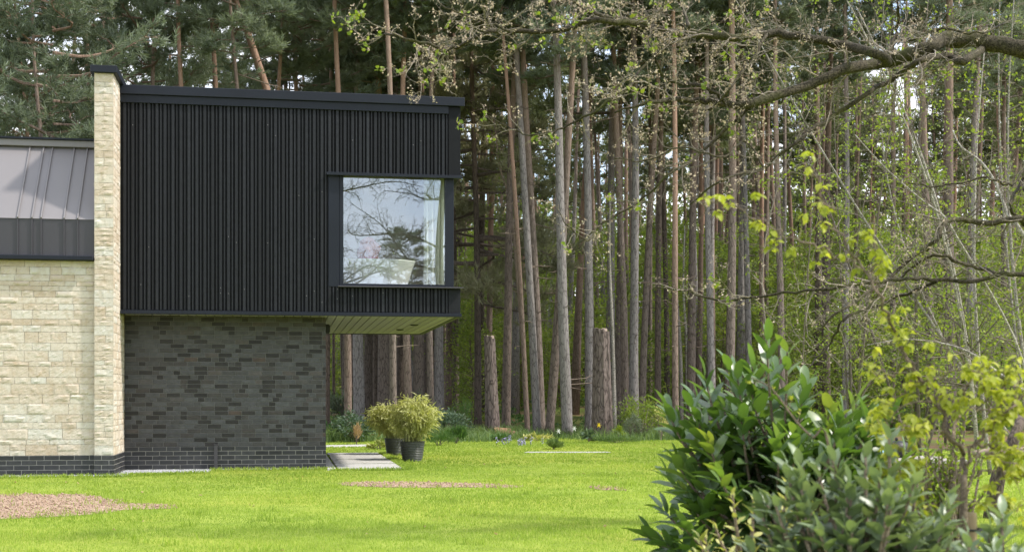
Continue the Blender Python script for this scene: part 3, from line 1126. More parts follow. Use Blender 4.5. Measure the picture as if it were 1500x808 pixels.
PAVE = []
vv = vF
k = 0
PAVE.append(sheet('paving', hq(BW + 0.02, vF, uJ - 0.02, vK + 3), 0.035, MT['paving'], 0, 0.5, thick=0.06))
vcut = [vF, tolocal((*gp(540, 681.2), 0))[1], tolocal((*gp(540, 674), 0))[1], vK]
for v0_, v1_ in zip(vcut[:-1], vcut[1:]):
    PAVE.append(sheet('paving', hq(uJ + 0.02, v0_ + 0.09, uR0, v1_ - 0.09), 0.035, MT['paving'], 0, 0.5, thick=0.06))
PTH = sheet('path', [gp(772, 661.8), gp(890, 661.8), gp(893, 663), gp(768, 663)], 0.014, MT['paving'], 0.04, 0.4, thick=0.06)
PTH2 = sheet('path', [gp(478, 652), gp(545, 651), gp(540, 654), gp(478, 655)], 0.014, MT['paving'], 0.04, 0.4, thick=0.06)

GR = [hq(0.03, 0.62, 1.42, 1.38), hq(1.42, 1.22, BW, 1.38), hq(-6, -0.22, 0.03, 0.04), hq(0.03, -0.22, 0.2, 0.62)]
g = G()
OC = A((1, 0, 0), (-1, 0, 0), (0, 1, 0), (0, -1, 0), (0, 0, 0.75), (0, 0, -0.75)) if False else np.array([(1, 0, 0), (-1, 0, 0), (0, 1, 0), (0, -1, 0), (0, 0, 0.75), (0, 0, -0.75)], float)
OF = np.array([(0, 2, 4), (2, 1, 4), (1, 3, 4), (3, 0, 4), (2, 0, 5), (1, 2, 5), (3, 1, 5), (0, 3, 5)])
for q in GR:
    q = np.array(q)
    ar = np.linalg.norm(q[1] - q[0]) * np.linalg.norm(q[3] - q[0])
    m = int(ar * 2600)
    a, b = rng.random(m), rng.random(m)
    p = q[0] + a[:, None] * (q[1] - q[0]) + b[:, None] * (q[3] - q[0])
    s_ = rng.uniform(0.008, 0.017, m)
    g.scatter(OC, OF, None, frames(rdir(m), rng.uniform(0, 6, m), s_), np.column_stack([p, 0.012 + s_ * 0.4]))
tag(g.build('gravel', MT['gravel']), kind='stuff')


def _ip(P, x, y):
    return inpoly(P, x, y)


def inpoly(P, x, y):
    P = np.asarray(P)
    r = np.zeros(len(x), bool)
    for (x0, y0), (x1, y1) in zip(P, np.roll(P, -1, 0)):
        if y0 == y1:
            continue
        c = ((y0 > y) != (y1 > y)) & (x < (x1 - x0) * (y - y0) / (y1 - y0) + x0)
        r ^= c
    return r


HOUSEFOOT = [hworld(a, b, 0)[:2] for a, b in ((-7, -0.02), (0.02, -0.02), (0.02, 1.4), (BW, 1.4), (BW, 8), (-7, 8))]


def lawnmask(x, y, soft=0.0):
    k = inpoly(LAWN, x, y)
    for P in [HOUSEFOOT] + PAVE + [PTH, PTH2] + [np.array(q) for q in GR[:2]]:
        k &= ~inpoly(P, x, y)
    for P in PATCH:
        wob = 0.16 * np.sin(x * 5.1 + 2.3 * np.sin(y * 3.1)) + 0.1 * np.sin(x * 13.7 + y * 9.1)
        i_ = inpoly(P, x + wob + rng.normal(0, 0.07, len(x)), y + 1.6 * wob + rng.normal(0, 0.16, len(x)))
        k &= ~(i_ & (rng.random(len(x)) > 0.10))
    return k


# loose clods and stones on the bare patches
g = G()
for P in PATCH:
    lo, hi = P.min(0), P.max(0)
    m = int((hi - lo).prod() * 330)
    q = rng.uniform(lo, hi, (m, 2))
    q = q[inpoly(P, q[:, 0], q[:, 1])]
    s_ = rng.uniform(0.005, 0.02, len(q)) * rng.uniform(0.5, 1.3, len(q))
    g.scatter(OC, OF, None, frames(rdir(len(q)), rng.uniform(0, 6, len(q)), s_), np.column_stack([q, 0.010 + s_ * 0.3]))
tag(g.build('soil_clods', MT['earth']), kind='stuff')


def blades(g, x, y, z, h, wd, lean=0.5):
    m = len(x)
    th = rng.uniform(0, 2 * math.pi, m)
    ln = rng.uniform(0, lean, m) * h
    az = rng.uniform(0, 2 * math.pi, m)
    b = np.stack([np.cos(th) * wd, np.sin(th) * wd, np.zeros(m)], -1)
    base = np.stack([x, y, z], -1)
    mid = base + np.stack([np.cos(az) * ln * 0.3, np.sin(az) * ln * 0.3, h * 0.6], -1)
    tip = base + np.stack([np.cos(az) * ln, np.sin(az) * ln, h], -1)
    V = np.stack([base - b, base + b, mid + b * 0.7, mid - b * 0.7, tip], 1).reshape(-1, 3)
    o = (np.arange(m) * 5)[:, None]
    g.add(V, (o + np.array([[3, 2, 4]])), (o + np.array([[0, 1, 2, 3]])), np.repeat(rng.random(m), 5))


g = G()
for (y0, y1, den, h0, h1, wd) in ((7, 13, 2100, 0.028, 0.055, 0.0028), (13, 17, 1300, 0.028, 0.055, 0.004), (17, 24, 620, 0.028, 0.055, 0.0065), (24, 40, 240, 0.03, 0.06, 0.011)):
    x1 = 0.41 * y1 + 2.2
    m = int((y1 - y0) * 2 * x1 * den)
    x, y = rng.uniform(-x1, x1, m), rng.uniform(y0, y1, m)
    k = (np.abs(x) < 0.41 * y + 2.0) & lawnmask(x, y)
    x, y = x[k], y[k]
    # mowing leaves slightly longer and shorter islands
    isl = 0.8 + 0.35 * np.sin(x * 2.1 + 2 * np.sin(y * 1.3)) * np.sin(y * 1.7 + x * 0.6)
    blades(g, x, y, np.full(len(x), 0.002), rng.uniform(h0, h1, len(x)) * isl * 0.78, rng.uniform(0.6, 1.2, len(x)) * wd, 0.8)
# scattered tussocks and the unmown fringe along walls, slabs and bare patches
cx_, cy_ = rng.uniform(-9, 7, 420), 9 + 27 * rng.random(420) ** 1.4
k = np.abs(cx_) < 0.41 * cy_ + 1
cx_, cy_ = cx_[k], cy_[k]
x = np.repeat(cx_, 34) + rng.normal(0, 0.07, len(cx_) * 34)
y = np.repeat(cy_, 34) + rng.normal(0, 0.07, len(cx_) * 34)
k = lawnmask(x, y)
blades(g, x[k], y[k], np.zeros(k.sum()), rng.uniform(0.04, 0.085, k.sum()), rng.uniform(0.003, 0.007, k.sum()), 0.9)
fx, fy = [], []
for a_, b_ in ((hworld(1.45, 1.16, 0), hworld(BW + 0.1, 1.16, 0)), (hworld(0.05, -0.3, 0), hworld(1.45, 0.55, 0)), (hworld(-5, -0.3, 0), hworld(0.1, -0.3, 0)), (hworld(BW + 0.1, vF - 0.12, 0), hworld(uR0 + 0.1, vF - 0.12, 0)), (hworld(uR0 + 0.1, vF, 0), hworld(uR0 + 0.1, vK, 0))):
    m = int(np.linalg.norm(b_ - a_) * 420)
    t_ = rng.random(m)
    fx.append(a_[0] + (b_[0] - a_[0]) * t_ + rng.normal(0, 0.05, m))
    fy.append(a_[1] + (b_[1] - a_[1]) * t_ + rng.normal(0, 0.05, m))
for P in PATCH:
    for a_, b_ in zip(P, np.roll(P, -1, 0)):
        m = max(2, int(np.linalg.norm(b_ - a_) * 60))
        t_ = rng.random(m)
        fx.append(a_[0] + (b_[0] - a_[0]) * t_ + rng.normal(0, 0.12, m))
        fy.append(a_[1] + (b_[1] - a_[1]) * t_ + rng.normal(0, 0.2, m))
fx, fy = np.concatenate(fx), np.concatenate(fy)
blades(g, fx, fy, np.zeros(len(fx)), rng.uniform(0.03, 0.085, len(fx)), rng.uniform(0.004, 0.008, len(fx)), 0.9)
tag(g.build('grass', MT['grass']), kind='stuff')
g = G()
m = 260
x, y = rng.uniform(-8, 8, m), 9 + 28 * rng.random(m)
k = lawnmask(x, y)
x, y = x[k], y[k]
LVx = np.array([(0, 0, 0), (0.25, 0.42, 0.1), (0, 1, -0.04), (-0.25, 0.42, 0.1)])
g.scatter(LVx, np.array([(0, 1, 2), (0, 2, 3)]), None, frames(rdir(len(x)) * A(1, 1, 0.25), rng.uniform(0, 6, len(x)), rng.uniform(0.02, 0.06, len(x))), np.column_stack([x, y, np.full(len(x), 0.03)]))
tag(g.build('fallen_leaves', MT['dry']), kind='stuff')

# rougher grass and low growth of the bed at the edge of the wood
g = G()
m = 120000
x = rng.uniform(-18, 9, m)
y = rng.uniform(35.5, 45, m)
edgey = 38.6 + 0.9 * np.sin(x * 0.35 + 1) + 0.4 * np.sin(x * 1.1)
dn = 0.5 + 0.5 * np.sin(x * 1.3 + 2 * np.sin(y * 0.8)) * np.sin(y * 1.4 + x * 0.5)
k = (y > edgey - 2.0 + 0.8 * np.sin(x * 1.7) + rng.normal(0, 0.5, m)) & (rng.random(m) < np.exp(-np.clip(y - edgey - 1.2, 0, 9) / 1.6) * (0.25 + 0.75 * dn))
k |= (rng.random(m) < 0.05) & (y > edgey)
k &= ~inpoly(HOUSEFOOT, x, y)
x, y, dn = x[k], y[k], dn[k]
blades(g, x, y, gz(x, y), rng.uniform(0.08, 0.34, len(x)) * (0.5 + dn), rng.uniform(0.006, 0.016, len(x)), 1.0)
tag(g.build('rough_grass', MT['rough']), kind='stuff')

# ------------------------------------------------------------------ leaf templates (unit length along +Y)
LV = np.array([(0, 0, 0), (0.2, 0.42, 0.06), (0, 1, -0.04), (-0.2, 0.42, 0.06)])
LF3 = np.array([(0, 1, 2), (0, 2, 3)])
SV = np.array([(0, 0, 0), (0.07, 0.4, 0.02), (0, 1, -0.12), (-0.07, 0.4, 0.02)])       # slim leaf
RV = np.array([(0, 0, 0), (0.34, 0.35, 0.07), (0.22, 0.8, 0.05), (0, 1, -0.03), (-0.22, 0.8, 0.05), (-0.34, 0.35, 0.07)])
RF3 = np.array([(0, 1, 2), (0, 2, 3), (0, 3, 4), (0, 4, 5)])


def bigleaf(nl=6, width=0.17, droop=0.25, fold=0.10, wave=0.0, blunt=False):
    """arched leaf with a sunk midrib: 3 columns"""
    t = np.linspace(0, 1, nl)
    wv = width * (np.sin(np.pi * t ** 0.85) ** 0.75 if not blunt else np.clip(1 - np.abs(2 * t ** 0.9 - 1) ** 2.6, 0, 1) ** 0.7)
    wv[0] = 0.012
    wv[-1] = 0.004
    zc = -droop * t ** 2
    V, f = [], []
    for i_ in range(nl):
        wz = wave * math.sin(i_ * 2.4)
        V += [(-wv[i_], t[i_], zc[i_] + fold * wv[i_] / width * 0.5 + wz), (0, t[i_], zc[i_]), (wv[i_], t[i_], zc[i_] + fold * wv[i_] / width * 0.5 - wz)]
    for i_ in range(nl - 1):
        a = i_ * 3
        f += [(a, a + 1, a + 4, a + 3), (a + 1, a + 2, a + 5, a + 4)]
    return np.array(V), np.array(f)


# ------------------------------------------------------------------ shrubs
def shrub(name, px, pyb, wpx, hpx, Y, mat, leaf, n, label, cat='shrub', group=None, tv=LV, tf=LF3, stem='bark_twig', flat=1.0, up=0.25, open_=0.35, dens=None):
    w_, h_ = wpx / F * Y, hpx / F * Y
    x = (px - CX) / F * Y
    z0 = float(gz(x, Y)) if pyb is None else ZC + (HY - pyb) / F * Y
    z0 = float(gz(x, Y))
    top = ZC + (HY - (pyb - hpx)) / F * Y if pyb is not None else z0 + h_
    h_ = max(0.1, top - z0)
    t = thing(name, (x, Y, z0), label, cat, group)
    gs, gl = G(), G()
    k = max(8, n // 45)
    d = rdir(k)
    d[:, 2] = np.abs(d[:, 2]) * 1.0 - 0.15
    c = np.stack([d[:, 0] * w_ / 2, d[:, 1] * w_ / 2 * flat, (d[:, 2] * 0.5 + 0.5) * h_], -1) * rng.uniform(1 - open_, 1.02, k)[:, None]
    c[:, 2] = np.clip(c[:, 2], 0.04 * h_, None)
    for q in c:
        b = A(q[0] * 0.12, q[1] * 0.12, 0)
        mid = b * 0.4 + q * 0.6 + A(0, 0, 0.1 * h_)
        gs.tube(smooth_path([b, mid * 0.6 + b * 0.4 + A(0, 0, 0.04), mid, q], 6), np.linspace(0.012, 0.003, 6) * max(0.5, h_), 4)
    per = n // k
    cl = np.repeat(c, per, 0)
    sp = rng.normal(0, 1, (len(cl), 3)) * A(w_, w_ * flat, h_) * 0.085
    P = cl + sp
    P[:, 2] = np.clip(P[:, 2], 0.02, None)
    D = rdir(len(P)) + (P - A(0, 0, h_ * 0.3)) / (np.linalg.norm(P - A(0, 0, h_ * 0.3), axis=1)[:, None] + 1e-6) * 0.9 + A(0, 0, up)
    cr = np.repeat(rng.random(k), per) * 0.6 + rng.random(len(P)) * 0.4
    gl.scatter(tv, tf, None, frames(D, rng.normal(0, 0.7, len(P)), rng.uniform(0.6, 1.25, len(P)) * leaf), P, cr)
    gs.build('stems', MT[stem], t)
    gl.build('foliage', MT[mat], t)
    return t


shrub('rounded_shrub', 520, 630, 56, 26, 36.0, 'bluegreen', 0.11, 1500, 'low rounded blue-green shrub left of the potted bamboo')
shrub('holly_bush', 503, 622, 40, 52, 50.0, 'needle', 0.12, 1600, 'very dark evergreen bush among the trunks next to the brick wall')
shrub('dry_grass_tuft', 522, 646, 13, 24, 34.0, 'dry', 0.16, 160, 'tuft of straw coloured dry grass behind the paving', 'grass tuft', tv=SV, up=1.5)
shrub('leafy_clump', 556, 657, 30, 11, 31.0, 'varieg', 0.10, 300, 'low pale-edged leafy plant left of the rear planter', 'plant')
shrub('soft_shrub', 655, 638, 60, 36, 39.0, 'bluegreen', 0.10, 2200, 'broad soft green shrub right behind the bamboo pots')
shrub('feathery_bush', 622, 632, 30, 62, 41.0, 'bluegreen', 0.10, 1300, 'feathery upright green bush rising behind the front bamboo', tv=SV)
shrub('feathery_bush', 676, 640, 34, 58, 42.0, 'bed', 0.09, 1300, 'loose mid-green bush to the left of the thin broken stump', tv=SV)
shrub('lavender_clump', 643, 652, 44, 18, 33.5, 'bed', 0.11, 800, 'grey-mauve lavender clump to the right of the front planter', 'plant', tv=SV, up=1.2)
shrub('grass_clump', 668, 652, 22, 22, 35.0, 'bed', 0.20, 420, 'spiky green grass clump right of the lavender', 'grass tuft', tv=SV, up=1.6)
shrub('variegated_bush', 940, 640, 62, 64, 38.5, 'under', 0.085, 2300, 'rounded light green bush between the big stump and the laurel')
shrub('topiary_ball', 926, 638, 24, 30, 37.6, 'needle', 0.05, 1500, 'small dark clipped evergreen ball below the light green bush', 'topiary', open_=0.12)
shrub('lime_shrub', 905, 650, 18, 28, 36.8, 'lime', 0.09, 260, 'small lime green shrub at the foot of the big stump', open_=0.5)
shrub('pale_shrub', 967, 640, 26, 48, 37.2, 'varieg', 0.07, 420, 'pale thin-leaved twiggy shrub right of the clipped ball', open_=0.5)
shrub('low_plant', 790, 650, 36, 14, 37.0, 'varieg', 0.10, 330, 'low silvery plant on the lawn edge in front of the leaning pines', 'plant')
shrub('hosta', 863, 646, 18, 12, 36.0, 'bluegreen', 0.16, 90, 'low blue-leaved hosta beside the big stump', 'plant', tv=RV, tf=RF3)
shrub('grass_clump', 811, 661, 20, 10, 31.0, 'rough', 0.18, 420, 'long unmown grass tuft beside the pale path strip', 'grass tuft', tv=SV, up=1.4)
shrub('low_plant', 735, 650, 30, 12, 36.5, 'bed', 0.13, 260, 'low green weeds in front of the thin broken stump', 'plant')
shrub('low_plant', 600, 640, 36, 16, 37.5, 'bed', 0.12, 320, 'low green growth straight behind the two planters', 'plant')
shrub('low_plant', 905, 655, 60, 12, 35.5, 'rough', 0.16, 500, 'strip of long grassy growth in front of the big stump', 'grass tuft', tv=SV, up=1.2)

# mauve flowers of the lavender
t = thing('bluebell_patch', (*gp(757, 652), 0), 'mauve-blue flowering patch right of the thin broken stump', 'flowers')
g, g2 = G(), G()
for _ in range(16):
    x, y, h = rng.normal(0, 0.3), rng.normal(0, 0.2), rng.uniform(0.12, 0.26)
    g.tube([(x, y, 0), (x + 0.01, y, h * 0.6), (x + 0.03, y, h)], [0.006, 0.005, 0.003], 4)
    for q in range(5):
        g2.tube([(x + 0.02, y, h - 0.03 * q), (x + rng.normal(0, 0.03), y + rng.normal(0, 0.03), h - 0.03 * q - 0.02)], [0.008, 0.010], 5)
g.build('stems', MT['bed'], t)
g2.build('blossom', MT['mauve'], t)


def flower(px, py, Y, mat, label, cat='flower'):
    x = (px - CX) / F * Y
    z = float(gz(x, Y))
    h = max(0.2, ZC + (HY - py) / F * Y - z)
    t = thing('spring_flower', (x, Y, z), label, cat)
    g = G()
    g.tube(smooth_path([(0, 0, 0), (0.02, 0.0, h * 0.5), (0.0, -0.03, h)], 6), 0.006, 5)
    for k in range(4):
        a = k * 1.6
        P = smooth_path([(0, 0, 0), (0.05 * math.cos(a), 0.05 * math.sin(a), h * 0.5), (0.12 * math.cos(a), 0.12 * math.sin(a), h * 0.75)], 5)
        g.tube(P, [0.008, 0.012, 0.012, 0.008, 0.002], 4)
    g.build('stem', MT['bed'], t)
    g = G()
    c = A(0, -0.03, h)
    a = np.arange(6) / 6 * 6.283
    D = np.stack([np.cos(a), np.full(6, -0.35), np.sin(a)], -1)
    g.scatter(RV, RF3, None, frames(D, None, np.full(6, 0.085)), np.tile(c, (6, 1)))
    g.tube([c, c + A(0, -0.05, 0), c + A(0, -0.07, 0)], [0.02, 0.03, 0.036], 10)
    g.build('petals', MT[mat], t)


flower(877, 622, 38.0, 'yellowpetal', 'yellow daffodil in front of the big broken stump')
flower(818, 631, 38.6, 'whitepetal', 'small white flower left of the crossing pine trunks')
flower(841, 627, 38.8, 'whitepetal', 'white flower just right of the crossing pine trunks')

# sawn logs lying by the thin stump
for (px, Y, l, r, a, lab) in ((735, 39.3, 0.5, 0.16, 0.3, 'thicker reddish sawn log lying against the thin stump'), (748, 38.9, 0.42, 0.12, -0.5, 'smaller reddish sawn log in front of the other log')):
    x = (px - CX) / F * Y
    t = thing('sawn_log', (x, Y, float(gz(x, Y)) + r * 0.96), lab, 'log', 'sawn logs beside the stump', rz=a)
    g = G()
    P = [(-l / 2, 0, 0), (-l / 4, 0, 0.004), (0, 0, 0), (l / 4, 0, -0.004), (l / 2, 0, 0)]
    g.tube(P, [r, r * 1.02, r, r * 0.97, r], 14, cap=False, wob=0.04)
    g.build('bark', MT['logwood'], t, smooth=True)
    g = G()
    for s_ in (-1, 1):
        g.tube([(s_ * (l / 2 - 0.02), 0, 0), (s_ * (l / 2 + 0.003), 0, 0)], r * 0.95, 14)
    g.build('cut_face', MT['cut'], t)

# ------------------------------------------------------------------ planters and bamboo
def planter(px, pyb, wpx, hpx, label):
    p = gp(px, pyb)
    Y = p[1]
    R, H = wpx / 2 / F * Y, hpx / F * Y
    t = thing('planter', (p[0], Y + R * 0.7, 0), label, 'planter', 'ribbed planters with bamboo')
    prof = [(0, 0), (0.74, 0), (0.75, 0.01)]
    nr = 11
    for k in range(nr):
        z = 0.03 + k * (0.93 / nr)
        r0 = 0.76 + 0.24 * ((z - 0.03) / 0.95) ** 0.8
        prof += [(r0 - 0.015, z), (r0 + 0.022, z + 0.25 * 0.93 / nr), (r0 + 0.022, z + 0.6 * 0.93 / nr), (r0 - 0.012, z + 0.92 * 0.93 / nr)]
    prof += [(1.02, 0.965), (1.045, 0.985), (1.03, 1.0), (0.95, 1.0), (0.93, 0.97), (0.92, 0.9), (0.86, 0.75)]
    g = G()
    g.lathe([(a * R, b * H) for a, b in prof], sides=40)
    g.build('pot', MT['pot'], t, smooth=False)
    g = G()
    g.lathe([(0.91 * R, 0.9 * H), (0.5 * R, 0.93 * H), (0, 0.94 * H)], sides=24)
    g.build('soil', MT['soil'], t)
    return A(p[0], Y + R * 0.7, 0.93 * H), R


def bamboo(base, R, wpx, toppx, shift, label):
    Y = base[1]
    top = ZC + (HY - toppx) / F * Y - base[2]
    W = wpx / 2 / F * Y
    t = thing('bamboo', base, label, 'bamboo', 'bamboo clumps growing in planters')
    gs, gl = G(), G()
    for _ in range(70):
        a = rng.uniform(0, 6.28)
        r = math.sqrt(rng.random())
        b = A(math.cos(a) * R * 0.7 * r, math.sin(a) * R * 0.7 * r, 0)
        hh = top * rng.uniform(0.5, 0.98) * (1 - 0.28 * r)
        e = A(math.cos(a) * W * r * rng.uniform(0.6, 1.05) + shift, math.sin(a) * W * r * 0.8, hh)
        P = smooth_path([b, b * 0.5 + e * 0.35 + A(0, 0, hh * 0.2), e * 0.75 + b * 0.1 + A(0, 0, hh * 0.22), e], 9)
        gs.tube(P, np.linspace(0.007, 0.002, 9), 4)
        m = 46
        ts = rng.uniform(2.0, 8, m)
        i0 = np.clip(ts.astype(int), 0, 7)
        q = P[i0] + (P[i0 + 1] - P[i0]) * (ts - i0)[:, None] + rng.normal(0, 0.05, (m, 3))
        D = rdir(m) * 0.8 + A(math.cos(a) * 0.6, math.sin(a) * 0.6, -0.35)
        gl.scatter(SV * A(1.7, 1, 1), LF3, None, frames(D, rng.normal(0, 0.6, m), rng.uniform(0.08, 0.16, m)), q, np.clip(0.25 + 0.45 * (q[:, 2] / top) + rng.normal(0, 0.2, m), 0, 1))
    gs.build('canes', MT['bamboo'], t)
    gl.build('foliage', MT['bamboo'], t)


b2, r2 = planter(578, 667.5, 32, 26, 'dark ribbed planter standing behind and left of its twin')
b1, r1 = planter(603, 676, 37, 30, 'dark ribbed planter nearest to the camera on the lawn edge')
bamboo(b1, r1, 88, 576, 0.07, 'taller yellow-green bamboo in the nearer planter')
bamboo(b2, r2, 84, 586, -0.10, 'yellow-green bamboo in the rear planter, leaning left')
rng = np.random.default_rng(103)
random.seed(103)
# ------------------------------------------------------------------ Scots pines
# one needle shoot: slim blades set in a fan round a short axis (unit length ~1)
def tuft(n=15, ang=0.75, wd=0.10, seed=0):
    r_ = np.random.default_rng(seed)
    V, f = [], []
    for i_ in range(n):
        a = i_ * 2.4
        s0 = 0.1 + 0.75 * i_ / n
        an = ang * r_.uniform(0.75, 1.25) * (1 - 0.35 * i_ / n)
        d = A(math.sin(an) * math.cos(a), math.cos(an), math.sin(an) * math.sin(a))
        p = A(0, s0, 0)
        q = A(-math.sin(a), 0, math.cos(a)) * wd * 0.5
        l = r_.uniform(0.5, 0.75)
        V += [p - q, p + q, p + d * l]
        f.append((3 * i_, 3 * i_ + 1, 3 * i_ + 2))
    return np.array(V), np.array(f)


TUFT_V, TUFT_F = tuft()


def crown_meshes(seed, H, R, nl, profile, per=8, tsize=0.3, droop=0.0, tufts=7, flat=0.55):
    """limbs and needle shoots of a crown whose foot is z=0 and top z=H"""
    r_ = np.random.default_rng(seed)
    gb, gn = G(), G()
    TP, TD, TR = [], [], []
    for i_ in range(nl):
        f = (i_ + r_.uniform(0, 0.8)) / nl
        z = H * f ** 0.95 * 0.97
        az = i_ * 2.399 + r_.normal(0, 0.35)
        L = R * profile(f) * r_.uniform(0.55, 1.15)
        rise = L * (0.12 + 0.55 * f - droop) + r_.normal(0, 0.15)
        h = A(math.cos(az), math.sin(az), 0)
        sd_ = A(-h[1], h[0], 0)
        c1 = A(0, 0, z) + h * L * 0.35 + A(0, 0, rise * 0.1) + sd_ * r_.normal(0, 0.12) * L
        c2 = A(0, 0, z) + h * L * 0.72 + A(0, 0, rise * 0.5) + sd_ * r_.normal(0, 0.16) * L
        c3 = A(0, 0, z) + h * L + A(0, 0, rise)
        P = smooth_path([A(0, 0, z), c1, c2, c3], 9)
        gb.tube(P, np.linspace(0.016 * L + 0.012, 0.006, 9), 5)
        cl = r_.random()
        for s in range(per):
            t = r_.uniform(0.32, 1.0) * 8
            k = min(int(t), 7)
            b = P[k] + (P[k + 1] - P[k]) * (t - k)
            sgn = 1 if s % 2 else -1
            d = h * r_.uniform(0.3, 1.0) + sd_ * sgn * r_.uniform(0.2, 1.0) + A(0, 0, r_.uniform(-0.15, 0.5))
            l2 = r_.uniform(0.35, 0.95) * (0.35 + 0.22 * L)
            e = b + d * l2
            m2 = b + d * l2 * 0.5 + A(0, 0, 0.06)
            gb.tube([b, m2, e], [0.012, 0.008, 0.004], 3)
            n = tufts
            u = r_.uniform(0.25, 1.08, n)
            p = b + (e - b) * u[:, None] + r_.normal(0, 1, (n, 3)) * A(0.16, 0.16, 0.16 * flat)
            dd = d / np.linalg.norm(d) * 0.7 + r_.normal(0, 0.55, (n, 3)) + A(0, 0, 0.55)
            TP.append(p)
            TD.append(dd)
            TR.append(np.clip(0.6 * cl + 0.2 * r_.random() + 0.2 * r_.random(n), 0, 1))
    TP, TD, TR = np.vstack(TP), np.vstack(TD), np.concatenate(TR)
    gn.scatter(TUFT_V, TUFT_F, None, frames(TD, r_.uniform(0, 6, len(TP)), r_.uniform(0.75, 1.25, len(TP)) * tsize), TP, TR)
    return gb, gn


def prof_round(f):
    return (0.55 + 0.75 * f) if f < 0.55 else max(0.12, 0.96 * (1 - (f - 0.55) / 0.5) ** 0.6)


def prof_cone(f):
    return 0.15 + 0.95 * (1 - f) ** 0.8


CROWN = {}
for nm, args in {
    'tall_a': (1, 8.0, 2.6, 34, prof_round, 8, 0.34),
    'tall_b': (2, 7.0, 2.2, 28, prof_round, 8, 0.34),
    'tall_c': (3, 9.0, 2.9, 40, prof_round, 8, 0.34),
    'full_a': (4, 11.0, 3.1, 44, prof_cone, 10, 0.32),
    'full_b': (5, 12.0, 3.4, 50, prof_cone, 10, 0.32),
    'full_c': (6, 9.5, 2.8, 36, prof_round, 11, 0.32),
}.items():
    gb, gn = crown_meshes(*args)
    CROWN[nm] = (gb.data('limbs', MT['bark_red']), gn.data('needles', MT['needle']), args[1])
gb, gn = crown_meshes(9, 7.0, 2.3, 22, prof_round, 6, 0.42, tufts=5)
CROWN['far_a'] = (gb.data('limbs', MT['bark_dark']), gn.data('needles', MT['needle_far']), 8.0)
gb, gn = crown_meshes(10, 8.0, 2.2, 24, prof_cone, 6, 0.44, tufts=5, droop=0.2)
CROWN['far_b'] = (gb.data('limbs', MT['bark_dark']), gn.data('needles', MT['needle_far']), 8.0)
gb, gn = crown_meshes(12, 10.5, 3.6, 44, prof_cone, 9, 0.36, droop=0.42)
CROWN['droop'] = (gb.data('limbs', MT['bark_dark']), gn.data('needles', MT['needle_olive']), 10.5)


def add_crown(t, top_fn, z0, z1, kind):
    lb, nd_, H = CROWN[kind]
    s_ = (z1 - z0) / H
    a = rng.uniform(0, 6.28)
    p0, p1 = top_fn(z0), top_fn(z1)
    for nm, me in (('limbs', lb), ('crown', nd_)):
        o = link(nm, me, t, p0)
        w_ = s_ ** 0.5
        o.scale = (w_, w_, s_)
        o.rotation_euler = (-(p1[1] - p0[1]) / (z1 - z0) * 0 , 0, a)


def pine(x0, Y, wpx, bark, label, xtop=None, H=18.0, z0=None, crown='tall_a', bend=0.15, group='pine trunks at the edge of the wood', dead=10, yl=None, curve=None, simple=False, name='pine_tree', cat='pine tree'):
    """x0: photo column of the foot; xtop: column at row 100 (leans with it)"""
    X = (x0 - CX) / F * Y
    zb = float(gz(X, Y))
    zt = ZC + (HY - 100) / F * Y
    lean = 0 if xtop is None else (xtop - x0) / F * Y / (zt - zb)
    ly = rng.normal(0, 0.012)
    t = thing(name, (X, Y, zb - 0.05), label, cat, group)
    n = 5 if simple else 14
    zz = np.linspace(0, H, n)
    ph = rng.uniform(0, 6.28)
    bx = bend * np.sin(zz / H * 4.2 + ph) - bend * math.sin(ph)
    by = bend * np.cos(zz / H * 3.7 + ph) - bend * math.cos(ph)
    if curve is not None:
        bx = bx + np.interp(zz, curve[0], curve[1])
    cx, cy = lean * zz + bx * zz / H, ly * zz + by * zz / H
    r0 = wpx / 2 / F * Y
    rad = r0 * (1.12 - 0.72 * (zz / H) ** 1.1)
    rad[0] *= 1.3
    if not simple:
        rad[1] *= 1.02
    P = np.stack([cx, cy, zz], -1)
    if not simple:
        P = np.vstack([P[:1], P[:1] * 0.7 + P[1:2] * 0.3, P[1:]])
        rad = np.concatenate([rad[:1], [r0 * 1.1], rad[1:]])
    g = G()
    g.tube(P, rad, 6 if simple else 12, wob=0 if simple else 0.035)
    g.build('trunk', MT[bark], t, smooth=True)
    fn = lambda z: A(np.interp(z, P[:, 2], P[:, 0]), np.interp(z, P[:, 2], P[:, 1]), z)
    for _ in range(dead):
        g = G()
        z = rng.uniform(1.5, min(H * 0.7, 12.5))
        a = rng.uniform(0, 6.28)
        l = rng.choice([0.12, 0.3, 0.7, 1.4], p=[0.3, 0.25, 0.27, 0.18])
        b = fn(z)
        d = A(math.cos(a), math.sin(a), rng.uniform(-0.25, 0.2))
        rr = float(np.interp(z, P[:, 2], rad))
        e = b + d * (l + rr)
        k1 = b + d * (l + rr) * 0.6 + A(0, 0, rng.normal(0, 0.05))
        g.tube([b + d * rr * 0.6, k1, e], [0.018, 0.012, 0.004], 4)
        if l > 0.5:
            for q in range(3):
                f = k1 + A(*rng.normal(0, 0.3, 3)) * l * 0.6
                g.tube([b + d * (rr + l * (0.3 + 0.2 * q)), f], [0.006, 0.002], 3)
        if simple and l < 0.5:
            continue
        g.build('dead_branch', MT['dead'], t)
    if crown:
        add_crown(t, fn, H * 0.6 if z0 is None else z0, H + 0.4, crown)
    return t


